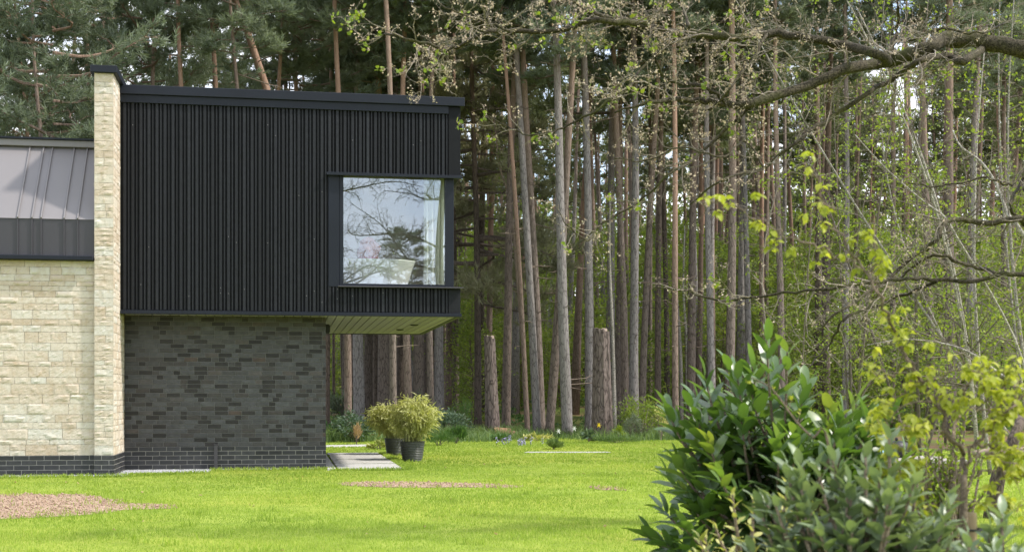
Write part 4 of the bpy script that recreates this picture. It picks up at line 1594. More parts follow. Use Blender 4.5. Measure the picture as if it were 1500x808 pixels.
S = 'pine trunks seen under the soffit'
for row in [
    (479, 47, 8, 'bark_red', 'slim reddish pine touching the corner of the brick wall', 478),
    (489, 58, 4, 'bark_dark', 'very thin dark pine second from the brick wall', 486),
    (505, 56, 8, 'bark_dark', 'dark pine rising from the dark evergreen bush', 507),
    (515, 52, 9, 'bark_brown', 'brown pine close against the left of the broad pale one', 515),
    (526, 46, 15, 'bark_grey', 'broad pale grey pine left of the bamboo under the soffit', 525),
    (539, 50, 13, 'bark_brown', 'brown pine just right of the broad pale grey one', 538),
    (550, 55, 9, 'bark_dark', 'narrow shaded pine above the left bamboo tips', 550),
    (562, 47, 16, 'bark_brown', 'widest brown pine above the left bamboo', 562),
    (573, 57, 8, 'bark_dark', 'dark narrow pine in the gap above the bamboo centre', 573),
    (586, 52, 11, 'bark_dark', 'dark brown pine left of the leaning grey one', 586),
    (602, 48, 12, 'bark_grey', 'pale grey pine leaning to the left behind the bamboo', 584),
    (613, 47, 15, 'bark_brown', 'stout brown pine right of the leaning grey one', 612),
    (628, 53, 13, 'bark_dark', 'dark pine between two paler trunks under the soffit end', 628),
    (643, 47, 14, 'bark_grey', 'grey-brown pine below the right end of the soffit', 640),
    (651, 60, 5, 'bark_red', 'very slim reddish pine right of the grey-brown one', 652),
    (657, 50, 9, 'bark_red', 'reddish pine at the outer corner of the black box', 658),
]:
    pine(row[0], row[1], row[2], row[3], row[4], row[5], H=rng.uniform(15.5, 19), crown=random.choice(['tall_a', 'tall_b', 'tall_c', None, None]), z0=rng.uniform(10.8, 12.5), group=S, dead=6)

S = 'pines standing behind the house'
for row in [
    (-10, 36, 9, 'bark_red', 'blue-green pine at the far left edge behind the zinc roof', -10, 15, 4.0, 'full_a'),
    (48, 34, 7, 'bark_red', 'pine with dense low crown above the middle of the zinc roof', 45, 13.5, 3.6, 'full_b'),
    (84, 31.5, 8, 'bark_brown', 'bluish pine just left of the stone pier top', 83, 12, 4.2, 'full_c'),
    (140, 40, 9, 'bark_red', 'dark green pine right behind the stone pier', 138, 17, 5.0, 'full_b'),
    (200, 37, 9, 'bark_brown', 'pine right of the stone pier behind the black roof edge', 202, 14.5, 5.5, 'full_a'),
    (289, 36, 9, 'bark_red', 'straight pale-trunked pine behind the left part of the black box', 288, 16, 11.2, 'tall_b'),
    (322, 37, 10, 'bark_red', 'pine with trunk bent to the left behind the black box', 300, 16.5, 11.4, 'tall_a'),
    (364, 35, 8, 'bark_brown', 'short bare-stemmed pine with a bright tuft above the black box', 364, 14, 10.0, 'tall_b'),
    (402, 42, 9, 'bark_red', 'pine with dead side branches behind the middle of the roof', 398, 17, 12.0, 'tall_c'),
    (455, 44, 9, 'bark_red', 'olive green pine behind the middle right of the roof', 452, 17, 9.0, 'full_a'),
    (510, 40, 10, 'bark_red', 'straight pink-brown pine above the window', 512, 18.5, 12.2, 'tall_a'),
    (577, 39, 10, 'bark_brown', 'tall thin pine leaning slightly left above the window', 567, 20, 13.0, 'tall_c'),
    (600, 41, 10, 'bark_red', 'crooked pine right of the tall thin one above the roof', 587, 18.5, 12.4, 'tall_b'),
    (631, 41, 9, 'bark_brown', 'pine behind the budding oak twigs near the roof corner', 628, 18, 11.6, 'tall_a'),
]:
    pine(row[0], row[1], row[2], row[3], row[4], row[5], H=row[6], z0=row[7], crown=row[8], group=S, bend=0.3, dead=14)
# the reddish pine that leans strongly to the left
pine(425, 36, 14, 'bark_red', 'thick reddish pine leaning strongly left above the black box', None, curve=([0, 5, 9.5, 12.1, 18], [0, -0.4, -1.38, -2.63, -4.2]), H=18, z0=12.3, crown='tall_c', group=S, bend=0.2, dead=14)
for px, Y, H, z0, cr, lab in ((258, 47, 18, 8.5, 'full_b', 'soft green pine crown far behind the left part of the black roof'), (345, 49, 19, 9.5, 'full_a', 'pine whose crown fills the gap behind the leaning reddish trunk'), (425, 50, 19, 9.0, 'full_b', 'pine crown behind the middle of the roof, right of the leaning trunk'), (540, 50, 18.5, 10.0, 'full_a', 'pine crown between the straight trunk and the thin one above the window')):
    pine(px, Y, 9, 'bark_brown', lab, px, H=H, z0=z0, crown=cr, group=S, dead=6)
# bushy conifers with drooping branches right of the black box
pine(700, 47, 10, 'bark_dark', 'drooping olive-green conifer right behind the black box corner', 700, H=16.5, z0=4.5, crown='droop', group=None, name='conifer_tree', cat='conifer')
pine(668, 52, 9, 'bark_dark', 'taller drooping conifer half hidden by the black box corner', 668, H=17.5, z0=5.5, crown='droop', group=None, name='conifer_tree', cat='conifer')

S = 'pine trunks at the edge of the wood'
EDGE = [
    (741, 43, 12, 'bark_dark', 'dark brown pine standing right of the thin broken stump', 752),
    (716, 52, 9, 'bark_red', 'reddish pine rising behind the thin broken stump', 716),
    (773, 40.5, 7, 'bark_red', 'slim reddish pine leaning left beside the grey leaning one', 748),
    (787, 40.8, 11, 'bark_grey', 'grey pine that leans left from a foot it shares with two others', 765),
    (793, 42, 12, 'bark_brown', 'brown pine right of the grey one that leans left', 776),
    (804, 40.6, 12, 'bark_brown', 'brownish pine slanting right across the foot of its grey neighbour', 846),
    (832, 40.0, 15, 'bark_grey', 'pale grey pine crossed by a slanting neighbour in front of the wood', 807),
    (864, 42.0, 13, 'bark_grey', 'tall straight blue-grey pine rising behind the big broken stump', 861),
    (905, 47, 9, 'bark_brown', 'thin brown pine between the big stump and the light green bush', 906),
    (917, 44, 11, 'bark_brown', 'brown pine above the left side of the light green bush', 909),
    (928, 43, 13, 'bark_grey', 'blue-grey straight pine above the light green bush', 927),
    (939, 45, 10, 'bark_brown', 'pine close to the right of the blue-grey one, leaning right above', 956),
    (952, 54, 7, 'bark_dark', 'thin dark pine right above the light green bush', 948),
    (964, 48, 9, 'bark_dark', 'dark brown pine above the pale twiggy shrub', 960),
    (978, 52, 8, 'bark_dark', 'shaded thin pine left of the bent reddish one', 972),
    (990, 41.5, 9, 'bark_red', 'reddish pine with a bent stem left of the laurel', 982),
    (1012, 46, 12, 'bark_brown', 'grey-brown pine behind the top of the laurel', 1020),
    (1022, 52, 8, 'bark_red', 'reddish pine behind the laurel, leaning right', 1034),
    (1044, 44, 10, 'bark_grey', 'pinkish grey pine rising straight out of the laurel top', 1036),
    (1068, 43, 13, 'bark_brown', 'broad brown pine above the laurel', 1074),
    (1098, 46, 9, 'bark_grey', 'slim grey pine above the right half of the laurel', 1094),
    (1117, 54, 8, 'bark_red', 'thin reddish pine behind the yellow-green twig', 1114),
    (1146, 44, 10, 'bark_brown', 'brown pine behind the hanging oak twigs', 1142),
    (1238, 45, 9, 'bark_grey', 'blue-grey slim pine in the thicket right of the laurel', 1233),
    (1210, 50, 12, 'bark_dark', 'dark pine in the thicket behind the laurel tips', 1212),
    (1308, 47, 8, 'bark_brown', 'slim brown pine in the middle of the birch thicket', 1304),
    (1364, 45, 13, 'bark_brown', 'left one of three close brown pines behind the lower oak limb', 1354),
    (1394, 43, 16, 'bark_brown', 'thickest of three close brown pines behind the lower oak limb', 1384),
    (1420, 46, 13, 'bark_grey', 'right one of three close pines behind the lower oak limb', 1428),
    (1470, 50, 9, 'bark_dark', 'dark slim pine near the right edge of the thicket', 1472),
]
for row in EDGE:
    pine(row[0], row[1], row[2], row[3], row[4], row[5], H=rng.uniform(17, 20.5), crown=random.choice(['tall_a', 'tall_b', 'tall_c']), z0=rng.uniform(11.0, 13.5), group=S, dead=13)

# leaning thin broadleaf stem left of the conifers is a young birch
def birchstem(pts, wpx, Y, bark, label, name='birch_tree', cat='birch'):
    P = np.array([at(px, py, Y) for px, py in pts])
    b = A(P[0][0], P[0][1], float(gz(P[0][0], P[0][1])))
    P[0] = b
    t = thing(name, b, label, cat)
    n = 14
    Q = smooth_path(P - b, n)
    r0 = wpx / 2 / F * Y
    g = G()
    g.tube(Q, np.linspace(r0 * 1.1, r0 * 0.35, n), 8, wob=0.04)
    g.build('trunk', MT[bark], t, smooth=True)
    gt, gl = G(), G()
    for k in range(5, n):
        for _ in range(3):
            d = rdir(1)[0] * A(1, 1, 0.5) + A(0, 0, 0.35)
            l = rng.uniform(0.5, 1.5)
            R_ = smooth_path([Q[k], Q[k] + d * l * 0.5, Q[k] + d * l + A(0, 0, -0.1)], 5)
            gt.tube(R_, np.linspace(0.012, 0.003, 5), 4)
            m = 16
            p = R_[rng.integers(1, 5, m)] + rng.normal(0, 0.14, (m, 3))
            gl.scatter(LV, LF3, None, frames(rdir(m) + A(0, 0, -0.3), rng.uniform(0, 6, m), rng.uniform(0.07, 0.13, m)), p)
    gt.build('twigs', MT['dead'], t)
    gl.build('foliage', MT['lime'], t)


birchstem([(775, 640), (765, 500), (757, 400), (748, 300), (731, 240), (724, 170)], 5, 44, 'bark_sapling', 'thin green-barked sapling bending left behind the leaning pines', 'young_tree', 'young tree')
birchstem([(901, 640), (898, 500), (893, 380), (894, 280)], 6, 43, 'bark_pale', 'thin pale birch stem right beside the big broken stump')
birchstem([(999, 640), (997, 520), (992, 440), (985, 380)], 6, 46, 'bark_pale', 'pale birch stem left of the laurel leaves, left of two')
birchstem([(1007, 640), (1006, 500), (1001, 430), (1003, 330)], 5, 48, 'bark_pale', 'paler slim birch stem left of the laurel, right of two')

# ------------------------------------------------------------------ broken stumps
def stump(px, pyb, pytop, w0, w1, Y, shift, label):
    X = (px - CX) / F * Y
    zb = float(gz(X, Y))
    H = ZC + (HY - pytop) / F * Y - zb
    r0, r1 = w0 / 2 / F * Y, w1 / 2 / F * Y
    t = thing('broken_stump', (X, Y, zb), label, 'tree stump', 'tall broken pine stumps')
    n, sides = 40, 36
    g = G()
    V = []
    a = np.arange(sides) / sides * 6.283
    rid = 1 + 0.035 * np.sin(a * 9 + 1) + 0.03 * rng.standard_normal(sides)
    for k in range(n):
        f = k / (n - 1)
        r = (r1 + (r0 - r1) * (1 - f) ** 1.4) * (1 + 0.10 * max(0, 0.08 - f) / 0.08)
        rr = r * (1 + (rid - 1) * (1 + 0.4 * math.sin(f * 20)) + 0.018 * rng.standard_normal(sides))
        z = f * H
        jag = 0.0
        if k == n - 1:
            jag = 0.02 * np.sin(a * 2 + 0.5) + 0.012 * rng.standard_normal(sides) + np.where(np.cos(a + 0.3) > 0.62, -0.15, 0.0)
        V.append(np.stack([shift * f + rr * np.cos(a), rr * np.sin(a), z + np.zeros(sides) + jag], -1))
    V = np.vstack(V)
    i = np.arange(n - 1)[:, None] * sides
    j = np.arange(sides)[None]
    k_ = (j + 1) % sides
    g.add(V, None, np.stack([i + j, i + k_, i + sides + k_, i + sides + j], -1).reshape(-1, 4))
    g.build('bark', MT['bark_stump'], t, smooth=False)
    g = G()
    top = V[-sides:]
    c = top.mean(0) + A(0, 0, 0.02)
    inner = c + (top - c) * 0.5 + A(0, 0, 1) * (0.015 * rng.standard_normal(sides))[:, None]
    W = np.vstack([top * 0.98 + c * 0.02, inner, c[None]])
    jj = np.arange(sides)
    kk_ = (jj + 1) % sides
    g.add(W, np.stack([sides + jj, sides + kk_, np.full(sides, 2 * sides)], -1), np.stack([jj, kk_, sides + kk_, sides + jj], -1))
    g.build('broken_top', MT['cut'], t)


stump(722, 636, 492, 23, 16, 39.6, -0.10, 'thinner broken pine stump left of the leaning trunks')
stump(882, 638, 481, 33, 24, 39.2, -0.03, 'thick broken pine stump with deeply furrowed bark')

# ------------------------------------------------------------------ deeper wood
S = 'pines deep in the wood'
placed = []
tries = 0
while len(placed) < 190 and tries < 9000:
    tries += 1
    Y = rng.uniform(52, 100)
    X = rng.uniform(-0.42, 0.42) * Y + rng.normal(0, 1)
    px = CX + X / Y * F
    if px < 470 and rng.random() < 0.8:
        continue
    if any((X - a) ** 2 + (Y - b) ** 2 < 1.15 ** 2 for a, b in placed):
        continue
    placed.append((X, Y))
    wp = rng.uniform(0.16, 0.36) / Y * F
    pine(px, Y, wp, random.choice(['bark_dark', 'bark_brown', 'bark_red', 'bark_dark', 'bark_grey']), 'slim straight pine trunk deep in the shade of the wood', px + rng.normal(0, 14), H=rng.uniform(18, 22), z0=rng.uniform(11, 15), crown=random.choice(['far_a', 'far_b', None, None]), group=S, dead=5, simple=True)

# sapling conifers and broadleaf understorey between the trunks
def under_mesh(seed, H, W, n, leaf, mat, low=0.0):
    r_ = np.random.default_rng(seed)
    gs, gl = G(), G()
    gs.tube(smooth_path([(0, 0, 0), (0.08, 0.05, H * 0.4), (-0.06, 0.02, H * 0.75), (0.03, 0, H)], 9), np.linspace(0.05, 0.008, 9), 5)
    k = 60
    for i_ in range(k):
        f = low + (1 - low) * (i_ + r_.random()) / k
        az = i_ * 2.4
        L = W * (0.35 + 0.75 * math.sin(math.pi * min(1, f * 0.9 + 0.12)) ** 0.8) * r_.uniform(0.5, 1.1)
        b = A(0, 0, f * H * 0.93)
        e = b + A(math.cos(az) * L, math.sin(az) * L, L * r_.uniform(0.0, 0.45))
        m_ = (b + e) / 2 + A(0, 0, 0.1)
        Q = smooth_path([b, m_, e], 5)
        gs.tube(Q, np.linspace(0.014, 0.003, 5), 3)
        m = n // k
        p = b + (e - b) * r_.uniform(0.2, 1.1, m)[:, None] + r_.normal(0, 0.2, (m, 3)) * A(1, 1, 0.6)
        D = r_.standard_normal((m, 3)) + (e - b) / L * 0.6
        gl.scatter(LV, LF3, None, frames(D, r_.uniform(0, 6, m), r_.uniform(0.7, 1.3, m) * leaf), p, np.clip(r_.random() * 0.6 + r_.random(m) * 0.4, 0, 1))
    return gs.data('stems', MT['dead']), gl.data('foliage', MT[mat])


UND = [under_mesh(21, 6.5, 1.7, 3600, 0.16, 'under'), under_mesh(22, 8.5, 2.0, 4200, 0.17, 'under'), under_mesh(23, 4.0, 1.5, 2600, 0.15, 'under'), under_mesh(24, 9.5, 2.2, 4200, 0.15, 'lime', 0.2)]
S = 'young broadleaf trees between the pine trunks'
spots = []
for (px, Y, k, s_) in ((690, 58, 0, 1.0), (672, 64, 1, 1.0), (705, 70, 1, 1.1), (735, 66, 3, 0.9), (690, 50, 2, 1.1), (760, 74, 1, 1.0), (985, 62, 0, 1.1), (1005, 58, 3, 0.9), (1030, 66, 1, 1), (1050, 72, 1, 1.1), (955, 72, 1, 1.0), (900, 80, 1, 1.1), (850, 78, 3, 1.1), (800, 82, 1, 1.1),
                   (1120, 60, 1, 1.0), (1150, 55, 0, 1.1), (1180, 64, 1, 1.1), (1215, 58, 3, 1.0), (1250, 62, 1, 1.1), (1285, 54, 0, 1.2), (1320, 60, 1, 1.1), (1350, 56, 3, 1.1), (1390, 62, 1, 1.2), (1430, 54, 0, 1.2), (1460, 60, 1, 1.1), (1490, 56, 3, 1.1), (500, 80, 1, 1), (580, 84, 1, 1), (540, 90, 3, 1), (630, 76, 0, 1.2),
                   (1150, 48, 2, 1.0), (1260, 46, 2, 1.1), (1340, 45, 2, 1.1), (1450, 44, 2, 1.2), (1500, 47, 0, 1), (870, 62, 2, 1.2), (820, 60, 2, 1.1), (770, 58, 0, 0.9), (910, 58, 0, 0.9), (945, 52, 2, 1.0), (720, 62, 3, 1.0), (700, 84, 1, 1.3), (800, 70, 1, 1.1), (890, 68, 3, 1.1), (1060, 56, 2, 1.1), (1090, 62, 1, 1.1), (560, 66, 1, 1.0), (610, 62, 0, 1.1), (520, 60, 2, 1.2), (1020, 84, 1, 1.3), (960, 88, 3, 1.3), (1120, 80, 1, 1.3), (840, 92, 1, 1.4)):
    X = (px - CX) / F * Y
    t = thing('young_tree', (X, Y, float(gz(X, Y)) - 0.05), 'leafy young broadleaf tree growing in the gloom between pine trunks', 'young tree', S, rz=rng.uniform(0, 6.28))
    s_ *= rng.uniform(0.9, 1.1)
    t.scale = (s_, s_, s_)
    link('stems', UND[k][0], t)
    link('foliage', UND[k][1], t)

# the far wood, read as one mass
def farwood(name, mat, n, y0, y1, z0, z1, leaf, per, seed, xk=0.5):
    r_ = np.random.default_rng(seed)
    y = r_.uniform(y0, y1, n)
    x = r_.uniform(-xk, xk, n) * y
    z = gz(x, y) + z0 + (z1 - z0) * r_.random(n) ** 1.35
    c = np.stack([x, y, z], -1)
    p = np.repeat(c, per, 0) + r_.normal(0, 1, (n * per, 3)) * A(0.9, 0.9, 0.55)
    D = r_.standard_normal((n * per, 3)) + A(0, 0, 0.3)
    gg = G()
    gg.scatter(LV * A(1.3, 1, 1), LF3, None, frames(D, r_.uniform(0, 6, n * per), r_.uniform(0.6, 1.3, n * per) * leaf), p, np.clip(np.repeat(r_.random(n), per) * 0.7 + r_.random(n * per) * 0.3, 0, 1))
    tag(gg.build(name, MT[mat]), kind='stuff')


farwood('distant_woodland', 'needle_far', 6800, 98, 150, 0.3, 20.0, 0.55, 24, 31)
farwood('woodland_understorey', 'under', 3300, 84, 118, 0.0, 13.5, 0.42, 30, 32)
g = G()
for _ in range(420):
    Y = rng.uniform(96, 132)
    X = rng.uniform(-0.48, 0.48) * Y
    r = rng.uniform(0.09, 0.17)
    z = float(gz(X, Y))
    g.tube([(X, Y, z - 0.1), (X + rng.normal(0, 0.2), Y, z + 9), (X + rng.normal(0, 0.5), Y, z + 17)], [r, r * 0.8, r * 0.4], 5)
tag(g.build('distant_trunks', MT['bark_dark']), kind='stuff')
# low ferns and bramble on the forest floor
g = G()
m = 5200
y = rng.uniform(44, 80, m)
x = rng.uniform(-0.42, 0.45, m) * y
dn = 0.5 + 0.5 * np.sin(x * 0.5 + 1.7 * np.sin(y * 0.22)) * np.sin(y * 0.35 + x * 0.2)
k = (rng.random(m) < dn * (0.35 + 0.65 * (np.abs(x - 1.5) > 5)))
x, y = x[k], y[k]
c = np.repeat(np.stack([x, y, gz(x, y) + 0.1], -1), 16, 0)
P = c + rng.normal(0, 1, c.shape) * A(0.28, 0.28, 0.14)
g.scatter(LV, LF3, None, frames(rdir(len(P)) + A(0, 0, 0.5), rng.uniform(0, 6, len(P)), rng.uniform(0.10, 0.24, len(P))), P)
tag(g.build('undergrowth', MT['bed']), kind='stuff')
rng = np.random.default_rng(104)
random.seed(104)
# ------------------------------------------------------------------ branch growth
def perp(d):
    v = np.cross(d, rdir(1)[0])
    return v / (np.linalg.norm(v) + 1e-9)


def twigs(gb, tips, P, rad, level, spacing, length, spread=0.8, up=0.1, wig=0.18, keep=0.25, minr=0.0018, bare=0.12, sides=4):
    """grow side twigs along path P (n,3) recursively; tips collects (point, direction) pairs"""
    P = np.asarray(P)
    seg = np.linalg.norm(np.diff(P, axis=0), axis=1)
    cum = np.concatenate([[0], np.cumsum(seg)])
    L = cum[-1]
    if level == 0 or L < 0.04:
        return
    s = L * bare + random.uniform(0, spacing)
    side = 1
    while s < L * 0.98:
        i = min(int(np.searchsorted(cum, s)) - 1, len(P) - 2)
        i = max(i, 0)
        f = (s - cum[i]) / (seg[i] + 1e-9)
        b = P[i] + (P[i + 1] - P[i]) * f
        T = (P[i + 1] - P[i]) / (seg[i] + 1e-9)
        r = rad[i] + (rad[i + 1] - rad[i]) * f
        d = T * random.uniform(0.35, 0.8) + perp(T) * spread * random.uniform(0.6, 1.1) + A(0, 0, up)
        d /= np.linalg.norm(d)
        l = length * random.uniform(0.45, 1.2) * (1 - 0.45 * s / L)
        n = 6 if level > 1 else 4
        Q = [b]
        dd = d.copy()
        for _ in range(n - 1):
            dd = dd + rng.normal(0, wig, 3) + A(0, 0, up * 0.35)
            dd /= np.linalg.norm(dd)
            Q.append(Q[-1] + dd * l / (n - 1))
        Q = np.array(Q)
        r1 = max(minr, min(r * 0.6, 0.011 * l + minr))
        rr = np.linspace(r1, minr * 0.8, n)
        gb.tube(Q, rr, sides if level > 1 else 3, cap=False)
        tips.append((Q[-1], dd))
        if level == 1:
            tips.append((Q[-2], dd))
        twigs(gb, tips, Q, rr, level - 1, spacing * 0.62, length * keep / 0.55 * 0.55 if False else l * 0.5, spread, up, wig, keep, minr, 0.15, 3)
        s += spacing * random.uniform(0.5, 1.5)
        side = -side


def limb(pts, Y0, Y1, w0, w1, jit=0.25, n=None):
    """photo trace of a limb given real depth: distances vary smoothly from Y0 to Y1"""
    k = len(pts)
    Ys = np.linspace(Y0, Y1, k) + np.concatenate([[0], rng.normal(0, jit, k - 1)])
    P = np.array([at(px, py, Y) for (px, py), Y in zip(pts, Ys)])
    n = n or k * 4
    Q = smooth_path(P, n)
    Q[1:-1] += rng.normal(0, 0.008, (n - 2, 3))
    r = np.linspace(1, 0, n) ** 0.9 * (w0 - w1) + w1
    return Q, r / 2 / F * (Y0 + Y1) / 2 * 0.86


# ------------------------------------------------------------------ the old oak at the right
OB = A(5.35, 12.3, 0)
oak = thing('oak_tree', OB, 'gnarled mossy oak reaching its bare budding limbs in from the right', 'oak tree')
g = G()
trunk = smooth_path([A(0.05, 0, -0.1), A(0, 0, 1.0), A(-0.08, 0.05, 2.3), A(-0.15, 0.05, 3.6), A(-0.1, -0.1, 4.6), A(0.3, 0.1, 6.2), A(0.2, 0.3, 8.0)], 22)
g.tube(trunk, np.interp(np.linspace(0, 1, 22), [0, 0.08, 0.5, 1], [0.42, 0.33, 0.28, 0.12]), 16, wob=0.03)
g.build('trunk', MT['bark_oak'], oak, smooth=True)
LIMBS = [
    # (photo trace, Y0, Y1, width start/end px, level, spacing, length)
    ([(1535, 78), (1500, 71), (1450, 64), (1388, 58), (1362, 70), (1321, 85), (1287, 93), (1235, 104), (1171, 129), (1100, 153), (1052, 149), (1007, 146), (955, 150), (900, 165)], 12.4, 11.4, 34, 3, 3, 0.16, 0.8),
    ([(1300, 92), (1287, 80), (1239, 67), (1194, 58), (1127, 49), (1063, 54), (996, 49), (947, 37), (920, 33), (867, 31), (823, 44), (747, 46), (714, 46), (665, 69), (620, 62), (575, 52), (545, 58)], 12.0, 11.2, 17, 2.5, 3, 0.135, 0.72),
    ([(1440, 72), (1410, 90), (1388, 82), (1343, 91), (1313, 112), (1268, 138), (1220, 172), (1171, 202), (1119, 246), (1060, 262), (1010, 300)], 12.3, 11.3, 14, 2.5, 3, 0.17, 0.7),
    ([(1123, 52), (1104, 86), (1082, 112), (1063, 138), (1040, 160), (1000, 168)], 11.8, 11.5, 6, 2, 3, 0.14, 0.5),
    ([(996, 50), (970, 74), (940, 99), (920, 130), (872, 163), (826, 185), (790, 199), (755, 190), (715, 170)], 11.6, 11.1, 6, 2, 3, 0.15, 0.55),
    ([(1097, 158), (1033, 220), (985, 252), (930, 300), (880, 330), (840, 372)], 11.6, 11.0, 6, 2, 3, 0.15, 0.6),
    ([(1063, 150), (1033, 128), (981, 119), (964, 92), (952, 62), (935, 20)], 11.6, 11.8, 7, 2, 3, 0.14, 0.55),
    ([(950, 36), (900, 28), (860, 14), (830, -4), (800, -14)], 11.5, 11.3, 8, 3, 3, 0.14, 0.6),
    ([(1300, 88), (1312, 50), (1316, 10), (1310, -30)], 12.0, 12.2, 8, 5, 3, 0.2, 0.7),
    ([(1330, 60), (1380, 42), (1430, 50), (1480, 30)], 12.2, 12.6, 5, 3, 3, 0.2, 0.6),
    ([(1010, 40), (1000, 15), (985, -15), (960, -40)], 11.6, 11.9, 6, 3, 3, 0.15, 0.6),
    ([(747, 46), (700, 28), (660, 15), (630, -5)], 11.3, 11.0, 4, 2, 3, 0.13, 0.5),
    ([(665, 69), (640, 85), (610, 108), (640, 96)], 11.2, 11.0, 4, 2, 3, 0.12, 0.5),
    ([(1119, 246), (1090, 205), (1060, 230), (1000, 215), (950, 235), (900, 232)], 11.4, 11.0, 4, 2, 3, 0.15, 0.5),
    ([(880, 330), (860, 352), (830, 330), (818, 300)], 11.0, 10.8, 3, 2, 2, 0.15, 0.4),
    # the lower limb
    ([(1545, 322), (1500, 320), (1449, 327), (1408, 322), (1383, 327), (1373, 350), (1338, 377), (1287, 419), (1235, 452), (1190, 490)], 12.2, 11.2, 12, 3, 3, 0.17, 0.6),
    ([(1540, 404), (1500, 402), (1467, 402), (1425, 412), (1373, 410), (1338, 408), (1280, 414), (1200, 422), (1130, 430), (1050, 440), (1000, 424), (960, 420)], 12.3, 11.0, 9, 2.5, 3, 0.16, 0.6),
    ([(1460, 402), (1442, 395), (1408, 384), (1373, 372), (1349, 384), (1321, 405), (1280, 440), (1262, 470)], 12.1, 11.4, 8, 2.5, 3, 0.17, 0.5),
    ([(1373, 412), (1304, 440), (1240, 465), (1215, 505), (1180, 540)], 11.9, 11.3, 6, 2.5, 3, 0.17, 0.5),
    ([(1500, 330), (1480, 300), (1500, 262), (1520, 230)], 12.3, 12.6, 6, 4, 3, 0.2, 0.5),
    ([(1510, 240), (1478, 270), (1440, 260), (1380, 275), (1330, 268)], 12.2, 11.8, 5, 2, 3, 0.18, 0.5),
]
tips = []
for pts, Y0, Y1, w0, w1, lv, sp, ln in LIMBS:
    Q, r = limb(pts, Y0, Y1, w0, w1)
    Q = Q - OB
    g = G()
    g.tube(Q, r, 9 if w0 > 8 else 6, wob=0.05)
    L = g.build('limb', MT['bark_oak'], oak, smooth=True)
    gt = G()
    twigs(gt, tips, Q, r, lv, sp * 0.86, ln * 1.1, up=0.08, wig=0.27, minr=0.0015)
    gt.build('twigs', MT['oak_twig'], L)
# opening buds: small pinkish clusters, some already yellow green
tp = np.array([t[0] for t in tips])
td = np.array([t[1] for t in tips])
print('oak tips', len(tp))
k = rng.random(len(tp)) < np.where(tp[:, 0] + OB[0] > 2.2, 0.12, 0.34)
tp, td = tp[k], td[k]
c = np.repeat(tp, 4, 0) + rng.normal(0, 0.010, (len(tp) * 4, 3))
D = np.repeat(td, 4, 0) * 0.6 + rdir(len(c))
gb_ = G()
gb_.scatter(RV, RF3, None, frames(D, rng.uniform(0, 6, len(c)), rng.uniform(0.011, 0.024, len(c))), c)
gb_.build('buds', MT['bud'], oak)
k = rng.random(len(tp)) < 0.05
c = np.repeat(tp[k], 5, 0) + rng.normal(0, 0.02, (k.sum() * 5, 3))
gb_ = G()
gb_.scatter(RV, RF3, None, frames(rdir(len(c)), rng.uniform(0, 6, len(c)), rng.uniform(0.03, 0.055, len(c))), c)
gb_.build('young_leaves', MT['lime'], oak)

# ------------------------------------------------------------------ free-growing broadleaf trees of the thicket
def broadtree(px, Y, label, H, lean, stems, bark, leafn, leafsize, seed, spread=1.0, name='birch_tree', cat='birch', w=0.05, lv=3, matleaf='lime', y0=None, group=None):
    X = (px - CX) / F * Y
    z = float(gz(X, Y))
    t = thing(name, (X, Y, z - 0.03), label, cat, group)
    gs, gt, tips = G(), G(), []
    for s in range(stems):
        a = rng.uniform(0, 6.28)
        b = A(math.cos(a), math.sin(a), 0) * 0.12 * (stems > 1)
        l = lean * 1.3 + rng.normal(0, 0.2) * spread
        ly = rng.normal(0, 0.12)
        h = H * rng.uniform(0.75, 1.05)
        zz = np.linspace(0, h, 16)
        bend = rng.normal(0, 0.6, 2)
        P = np.stack([b[0] + l * zz + bend[0] * np.sin(zz / h * 3), b[1] + ly * zz + bend[1] * np.sin(zz / h * 2.4), zz], -1)
        r = np.linspace(w * 0.72, 0.007, 16) * rng.uniform(0.7, 1.1)
        gs.tube(P, r, 7, wob=0.04)
        twigs(gt, tips, P, r, lv, 0.34, 1.8 * spread, spread=1.0, up=0.02, wig=0.24, bare=0.10)
    gs.build('stems', MT[bark], t, smooth=True)
    gt.build('twigs', MT['bark_twig'], t)
    tp = np.array([q[0] for q in tips])
    m = min(int(leafn * 0.55), len(tp) * 3)
    q = tp[rng.integers(0, len(tp), m)] + rng.normal(0, 0.04, (m, 3))
    c = np.repeat(q, 2, 0) + rng.normal(0, 0.02, (m * 2, 3))
    gl = G()
    gl.scatter(RV, RF3, None, frames(rdir(len(c)) + A(0, 0, -0.2), rng.uniform(0, 6, len(c)), rng.uniform(0.6, 1.3, len(c)) * leafsize), c)
    gl.build('foliage', MT[matleaf], t)


broadtree(1440, 21, 'pale-barked birch with several white stems leaning left at the right edge', 9.0, -0.10, 3, 'bark_pale', 1700, 0.05, 1, w=0.055)
broadtree(1345, 25, 'many-stemmed hazel with tiny lime leaves in the middle of the thicket', 9.5, -0.06, 4, 'bark_twig', 2300, 0.055, 2, name='hazel_tree', cat='hazel')
broadtree(1250, 28, 'bare twiggy hazel above the laurel, dotted with lime leaves', 9.5, -0.05, 3, 'bark_twig', 2000, 0.055, 3, name='hazel_tree', cat='hazel')
broadtree(1520, 24, 'twiggy birch spreading in from beyond the right edge', 10.5, -0.14, 3, 'bark_pale', 2400, 0.055, 4, w=0.06)
broadtree(1175, 33, 'slim young birch with thin twigs right of the tall grey pines', 9.0, -0.03, 2, 'bark_twig', 1300, 0.055, 5, name='birch_tree', cat='birch')
broadtree(1480, 32, 'tall leafy birch behind the white-stemmed one', 12.5, -0.05, 3, 'bark_pale', 3000, 0.065, 6, w=0.06)
broadtree(1390, 34, 'tall greening hazel behind the three close pines', 11.5, -0.04, 3, 'bark_twig', 2600, 0.065, 7, name='hazel_tree', cat='hazel')

